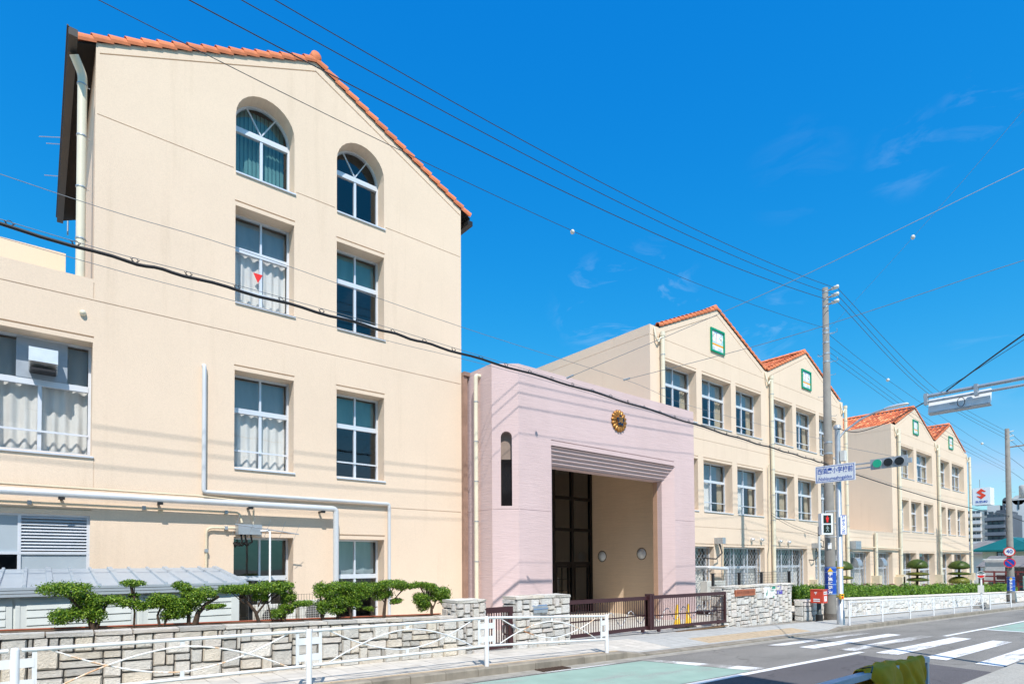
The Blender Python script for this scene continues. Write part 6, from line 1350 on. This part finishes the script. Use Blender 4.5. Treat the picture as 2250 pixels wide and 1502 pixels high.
for (ya, yb) in ((12.9, 13.9), (9.2, 10.6)):
    m = MB(); m.box(71.9, 72.02, ya, yb, 1.25, 2.45); wd = O('window', m, DARKST, h1)
    for k in range(3): q = MB(); w = (yb-ya-.1)/3; q.quad((71.88, ya+.05+k*w, 1.32), (71.88, ya+.05+(k+1)*w-.04, 1.32), (71.88, ya+.05+(k+1)*w-.04, 2.38), (71.88, ya+.05+k*w, 2.38)); O('pane', q, FROST, wd)
g0 = T('car_port', 'low grey-roofed shelter with pale panels beyond the hedge', 'shelter', (64, 12, sl(64)))
m = MB(); m.slab([(63, 9.0, 1.05), (63, 13.6, 1.0), (67, 13.4, 1.95), (67, 9.0, 1.95)], (0, 0, .08)); O('roof', m, SLATE, g0); O('panel', flatbox(62.6, 62.7, 11.6, 12.9, -.2, 1.68), mk_plain('pale_panel', (0.5, 0.5, 0.5), 0.6), g0); O('gutter', flatbox(62.4, 62.5, 11.2, 13.0, 1.66, 1.76), WHITE, g0)
for yy in (9.2, 11.0, 13.3): O('post', flatbox(62.9, 63.05, yy, yy+.12, -2.5, 1.1), DARKST, g0)
O('back_wall', flatbox(67, 67.2, 8.8, 13.6, -2.5, 1.9), SLATE, g0)
rf_ = T('timber_fence', 'dark red-brown rail fence at the far end of the hedge', 'fence', (61.5, 11, sl(61)))
RB = MATS['dark_red_steel']
for z in (-.55, -.15, .25, .62): O('rail', flatbox(61.4, 61.48, 8.8, 13.0, z, z+.12), RB, rf_)
for k in range(6): O('post', flatbox(61.38, 61.5, 9+k*.75, 9.12+k*.75, -1.6, .75), RB, rf_)
O('board', flatbox(61.3, 61.36, 9.6, 11.9, .05, .42), BROWN, rf_)
nb = T('notice_case', 'pale green notice case right of the far utility pole', 'notice board', (52.5, 8.9, -1.2)); O('case', flatbox(52.4, 52.5, 7.9, 8.75, -.35, .55), mk_plain('mint_frame', (0.32, 0.55, 0.48), 0.4), nb); O('glass_front', flatbox(52.37, 52.395, 7.98, 8.67, -.28, .48), FROST, nb)
for yy in (7.95, 8.65): O('leg', flatbox(52.42, 52.48, yy, yy+.05, -1.3, -.35), ZINC, nb)
APW = mk_plain('apartment_white', (0.60, 0.60, 0.60), 0.9, 0, 0.06, .3); APD = mk_plain('apartment_dark', (0.085, 0.10, 0.125), 0.8, 0, 0.1, .3); APP = mk_plain('apartment_pale', (0.68, 0.64, 0.58), 0.9, 0, 0.06, .3); WINB = mk_plain('far_window', (0.05, 0.065, 0.085), 0.15)
a1 = T('apartment_building', 'pale apartment block with balconies topped by the white rooftop billboard', 'building', (185, 37, -4))
O('wall', flatbox(180, 192, 34, 36.4, -5, 14.9), APW, a1); O('wing', flatbox(180.6, 192, 36.4, 40.5, -5, 14.0), APP, a1)
for k in range(7):
    z = 12.4-k*1.72; o = O('balcony', flatbox(179.2, 180.6, 37.6, 40.6, z-.1, z+.75), APW, a1)
    for yy in (37.9, 38.9, 39.9): O('door', flatbox(180.5, 180.58, yy, yy+.75, z-.1, z+1.35), WINB, o)
    for (yy, w) in ((36.6, .45), (35.2, .9), (34.3, .5)): O('window', flatbox(179.95, 180.0, yy, yy+w, z+.2, z+1.0), WINB, a1) if yy < 36.4 else O('window', flatbox(180.5, 180.58, yy, yy+w, z+.2, z+1.1), WINB, a1)
bbd = T('billboard', 'white rooftop billboard with a red angular S emblem over blue capitals', 'billboard', (181, 37.5, 15.2))
O('box', flatbox(180, 184, 35.75, 39.2, 15.25, 19.45), mk_plain('billboard_white', (0.78, 0.79, 0.80), 0.5, 0, 0.02), bbd); O('side_panel', flatbox(180.5, 184, 39.22, 39.9, 15.5, 19.3), mk_plain('billboard_side', (0.55, 0.62, 0.66), 0.5), bbd)
EY, EZ, ES = 37.48, 17.92, .92
emb = [(0, 1.42), (.98, .62), (.98, .5), (.55, .5), (.3, .62), (-.02, .42), (1.0, -.42), (1.0, -.5), (0, -1.42), (-.98, -.62), (-.98, -.5), (-.55, -.5), (-.3, -.62), (.02, -.42), (-1.0, .42), (-1.0, .5)]
ov_, oe_, of_, *_ = delaunay_2d_cdt([Vector(p) for p in emb], [(i, (i+1) % len(emb)) for i in range(len(emb))], [], 0, 1e-5)
q = MB(); q.add([(179.95, EY-v.x*ES, EZ+v.y*ES) for v in ov_], [f for f in of_ if inside(sum((ov_[i] for i in f), Vector((0, 0)))/len(f), emb)]); O('emblem', q, mk_plain('billboard_red', (0.80, 0.06, 0.02), 0.5, 0, 0.03), bbd)
text('billboard_letters', 'SUZUKI', .72, (179.95, 37.45, 15.98), (0, -1, 0), (0, 0, 1), BLUE, bbd, thick=.02, narrow=.95)
O('mast', flatbox(181, 181.12, 37.9, 38.02, 19.4, 21.6), SIGNG, bbd)
a2 = T('apartment_building', 'dark grey apartment block with stepped balconies', 'building', (162, 31, -4))
O('wall', flatbox(160, 172, 28.6, 32.4, -5, 11.6), APD, a2); O('roof_step', flatbox(161, 172, 29.3, 31, 11.6, 12.4), APD, a2)
for k in range(8):
    z = 10.2-k*1.6; o = O('balcony', flatbox(159.0, 160, 29.3, 32.6, z-.1, z+.62), mk_plain('balcony_dark', (0.13, 0.15, 0.18), 0.7) if 'balcony_dark' not in MATS else MATS['balcony_dark'], a2)
    for yy in (29.6, 30.6, 31.6): O('door', flatbox(159.92, 159.98, yy, yy+.7, z+.62, z+1.3), WINB, o)
    O('panel', flatbox(159.9, 159.97, 28.7, 29.1, z+.2, z+1.1), APP, a2)
a3 = T('apartment_building', 'dark tower with a rounded white top behind the far utility pole', 'building', (184, 32, -4))
m = MB(); m.box(180, 190, 31.7, 33.5, -5, 15.8); m.lathe((180, 32.6, 15.8), (1, 0, 0), [(0, .9), (10, .9)], 20); O('dark_face', m, APD, a3)
m = MB(); m.box(180, 190, 29.3, 31.65, -5, 15.8); m.lathe((180, 30.5, 15.8), (1, 0, 0), [(0, 1.17), (10, 1.17)], 20); O('white_face', m, APW, a3); O('keyhole_slot', flatbox(179.9, 179.98, 30.35, 30.65, 13.6, 15.6), WINB, a3)
for k in range(4):
    for j in range(2): O('window', flatbox(179.9, 179.98, 32.05+j*.6, 32.4+j*.6, 14.6-k*.9, 15.1-k*.9), mk_plain('tower_window', (0.25, 0.3, 0.36), 0.3) if 'tower_window' not in MATS else MATS['tower_window'], a3)
a4 = T('apartment_building', 'pale block at the right edge behind the far utility pole', 'building', (150, 24, -4)); O('wall', flatbox(150, 160, 18, 24.6, -5, 8.2), APW, a4)
for k in range(4): O('balcony', flatbox(149.2, 150, 18, 23.0, 6.4-k*1.8, 7.1-k*1.8), APD, a4)
a5 = T('house', 'low grey-roofed house between the school end and the apartments', 'house', (100, 20, -3)); O('wall', flatbox(98, 108, 17, 24, -4, 2.6), APP, a5); hip(a5, 97, 109, 16, 25, 2.6, 4.3, 3, SLATE)

# ================================================================== the camera's side of the street
nbld = T('apartment_building', 'plain building behind the camera whose shadow falls on the road', 'building', (-5, -8, sl(-5)))
O('wall', flatbox(-18, 5.19, -16, -2.83, -1, 11.0), APP, nbld)
for k in range(3):
    for j in range(6): O('window', flatbox(-15+j*3.2, -13.2+j*3.2, -2.83, -2.78, 1.2+k*3.1, 2.7+k*3.1), WINB, nbld)
nr = T('pavement_barrier', 'pale blue-grey barrier rail at the bottom edge, draped with nets', 'barrier', (7.9, 2.2, sl(7.9)))
BG = mk_plain('blue_grey_paint', (0.42, 0.50, 0.58), 0.4, 0.1)
for x in (7.93, 5.0, 2.0): O('post', flatbox(x-.03, x+.03, 2.17, 2.23, -.15, .53), BG, nr)
m = MB(); m.slab([(1.5, 2.16, .62), (7.95, 2.16, .50), (7.95, 2.24, .50), (1.5, 2.24, .62)], (0, 0, .055)); O('top_rail', m, BG, nr)
m = MB(); m.slab([(1.5, 2.19, .05), (7.9, 2.19, -.05), (7.9, 2.21, -.05), (1.5, 2.21, .05)], (0, 0, .48)); O('panel', m, mk_plain('barrier_panel', (0.55, 0.60, 0.64), 0.4), nr)
def net(label, x0, x1, zr, hang, hump=.06):
    mb = MB(); nx, ns = 90, 30; vs = []; rnd = random.Random(int(x0*100)); ph = [rnd.uniform(0, 6) for _ in range(8)]
    for i in range(nx+1):
        u = i/nx; x = x0+(x1-x0)*u; env = math.sin(math.pi*min(1, max(0, u)))**.45
        bulge = .0+hump*env*(.6+.4*math.sin(u*5+ph[0]))
        for j in range(ns+1):
            v = j/ns*2-1; a = v*1.45
            fold = .045*abs(math.sin(u*15+v*2+ph[1]))-.02+.03*abs(math.sin(u*9-v*4+ph[2]))+.012*math.sin(u*43+ph[3]+v*7)
            r = .055+bulge*.8+fold*(.25+.75*abs(v)); dn = max(0, abs(v)-.35)/.65
            vs.append((x+.03*math.sin(v*7+u*9+ph[4]), 2.2+math.sin(a)*r*1.1+.03*math.sin(u*12+ph[5]), zr-.012*(x-x0)*1.6+.03+math.cos(a)*r*1.05-dn**1.5*hang*(.7+.35*math.sin(u*9+ph[6]))*(.35+.65*env)))
    mb.add(vs, [(i*(ns+1)+j, i*(ns+1)+j+1, (i+1)*(ns+1)+j+1, (i+1)*(ns+1)+j) for i in range(nx) for j in range(ns)], True); return O('bird_net', mb, NETM, None, label, 'net', 'nets on the barrier')
net('bunched olive-yellow bird net hanging over the barrier end', 6.15, 7.75, .505, .42, .075); net('lower olive-yellow net bundle at the bottom edge of the frame', 4.3, 5.5, .46, .3, .03)
m = MB(); m.tube([(6.03, 2.1, .62), (6.12, 2.12, .66), (6.2, 2.25, .62), (6.1, 2.3, .55), (6.3, 2.1, .56)], .008, 6); O('cord', m, DARKST, None, 'dark cord tying the net to the barrier rail', 'cord')
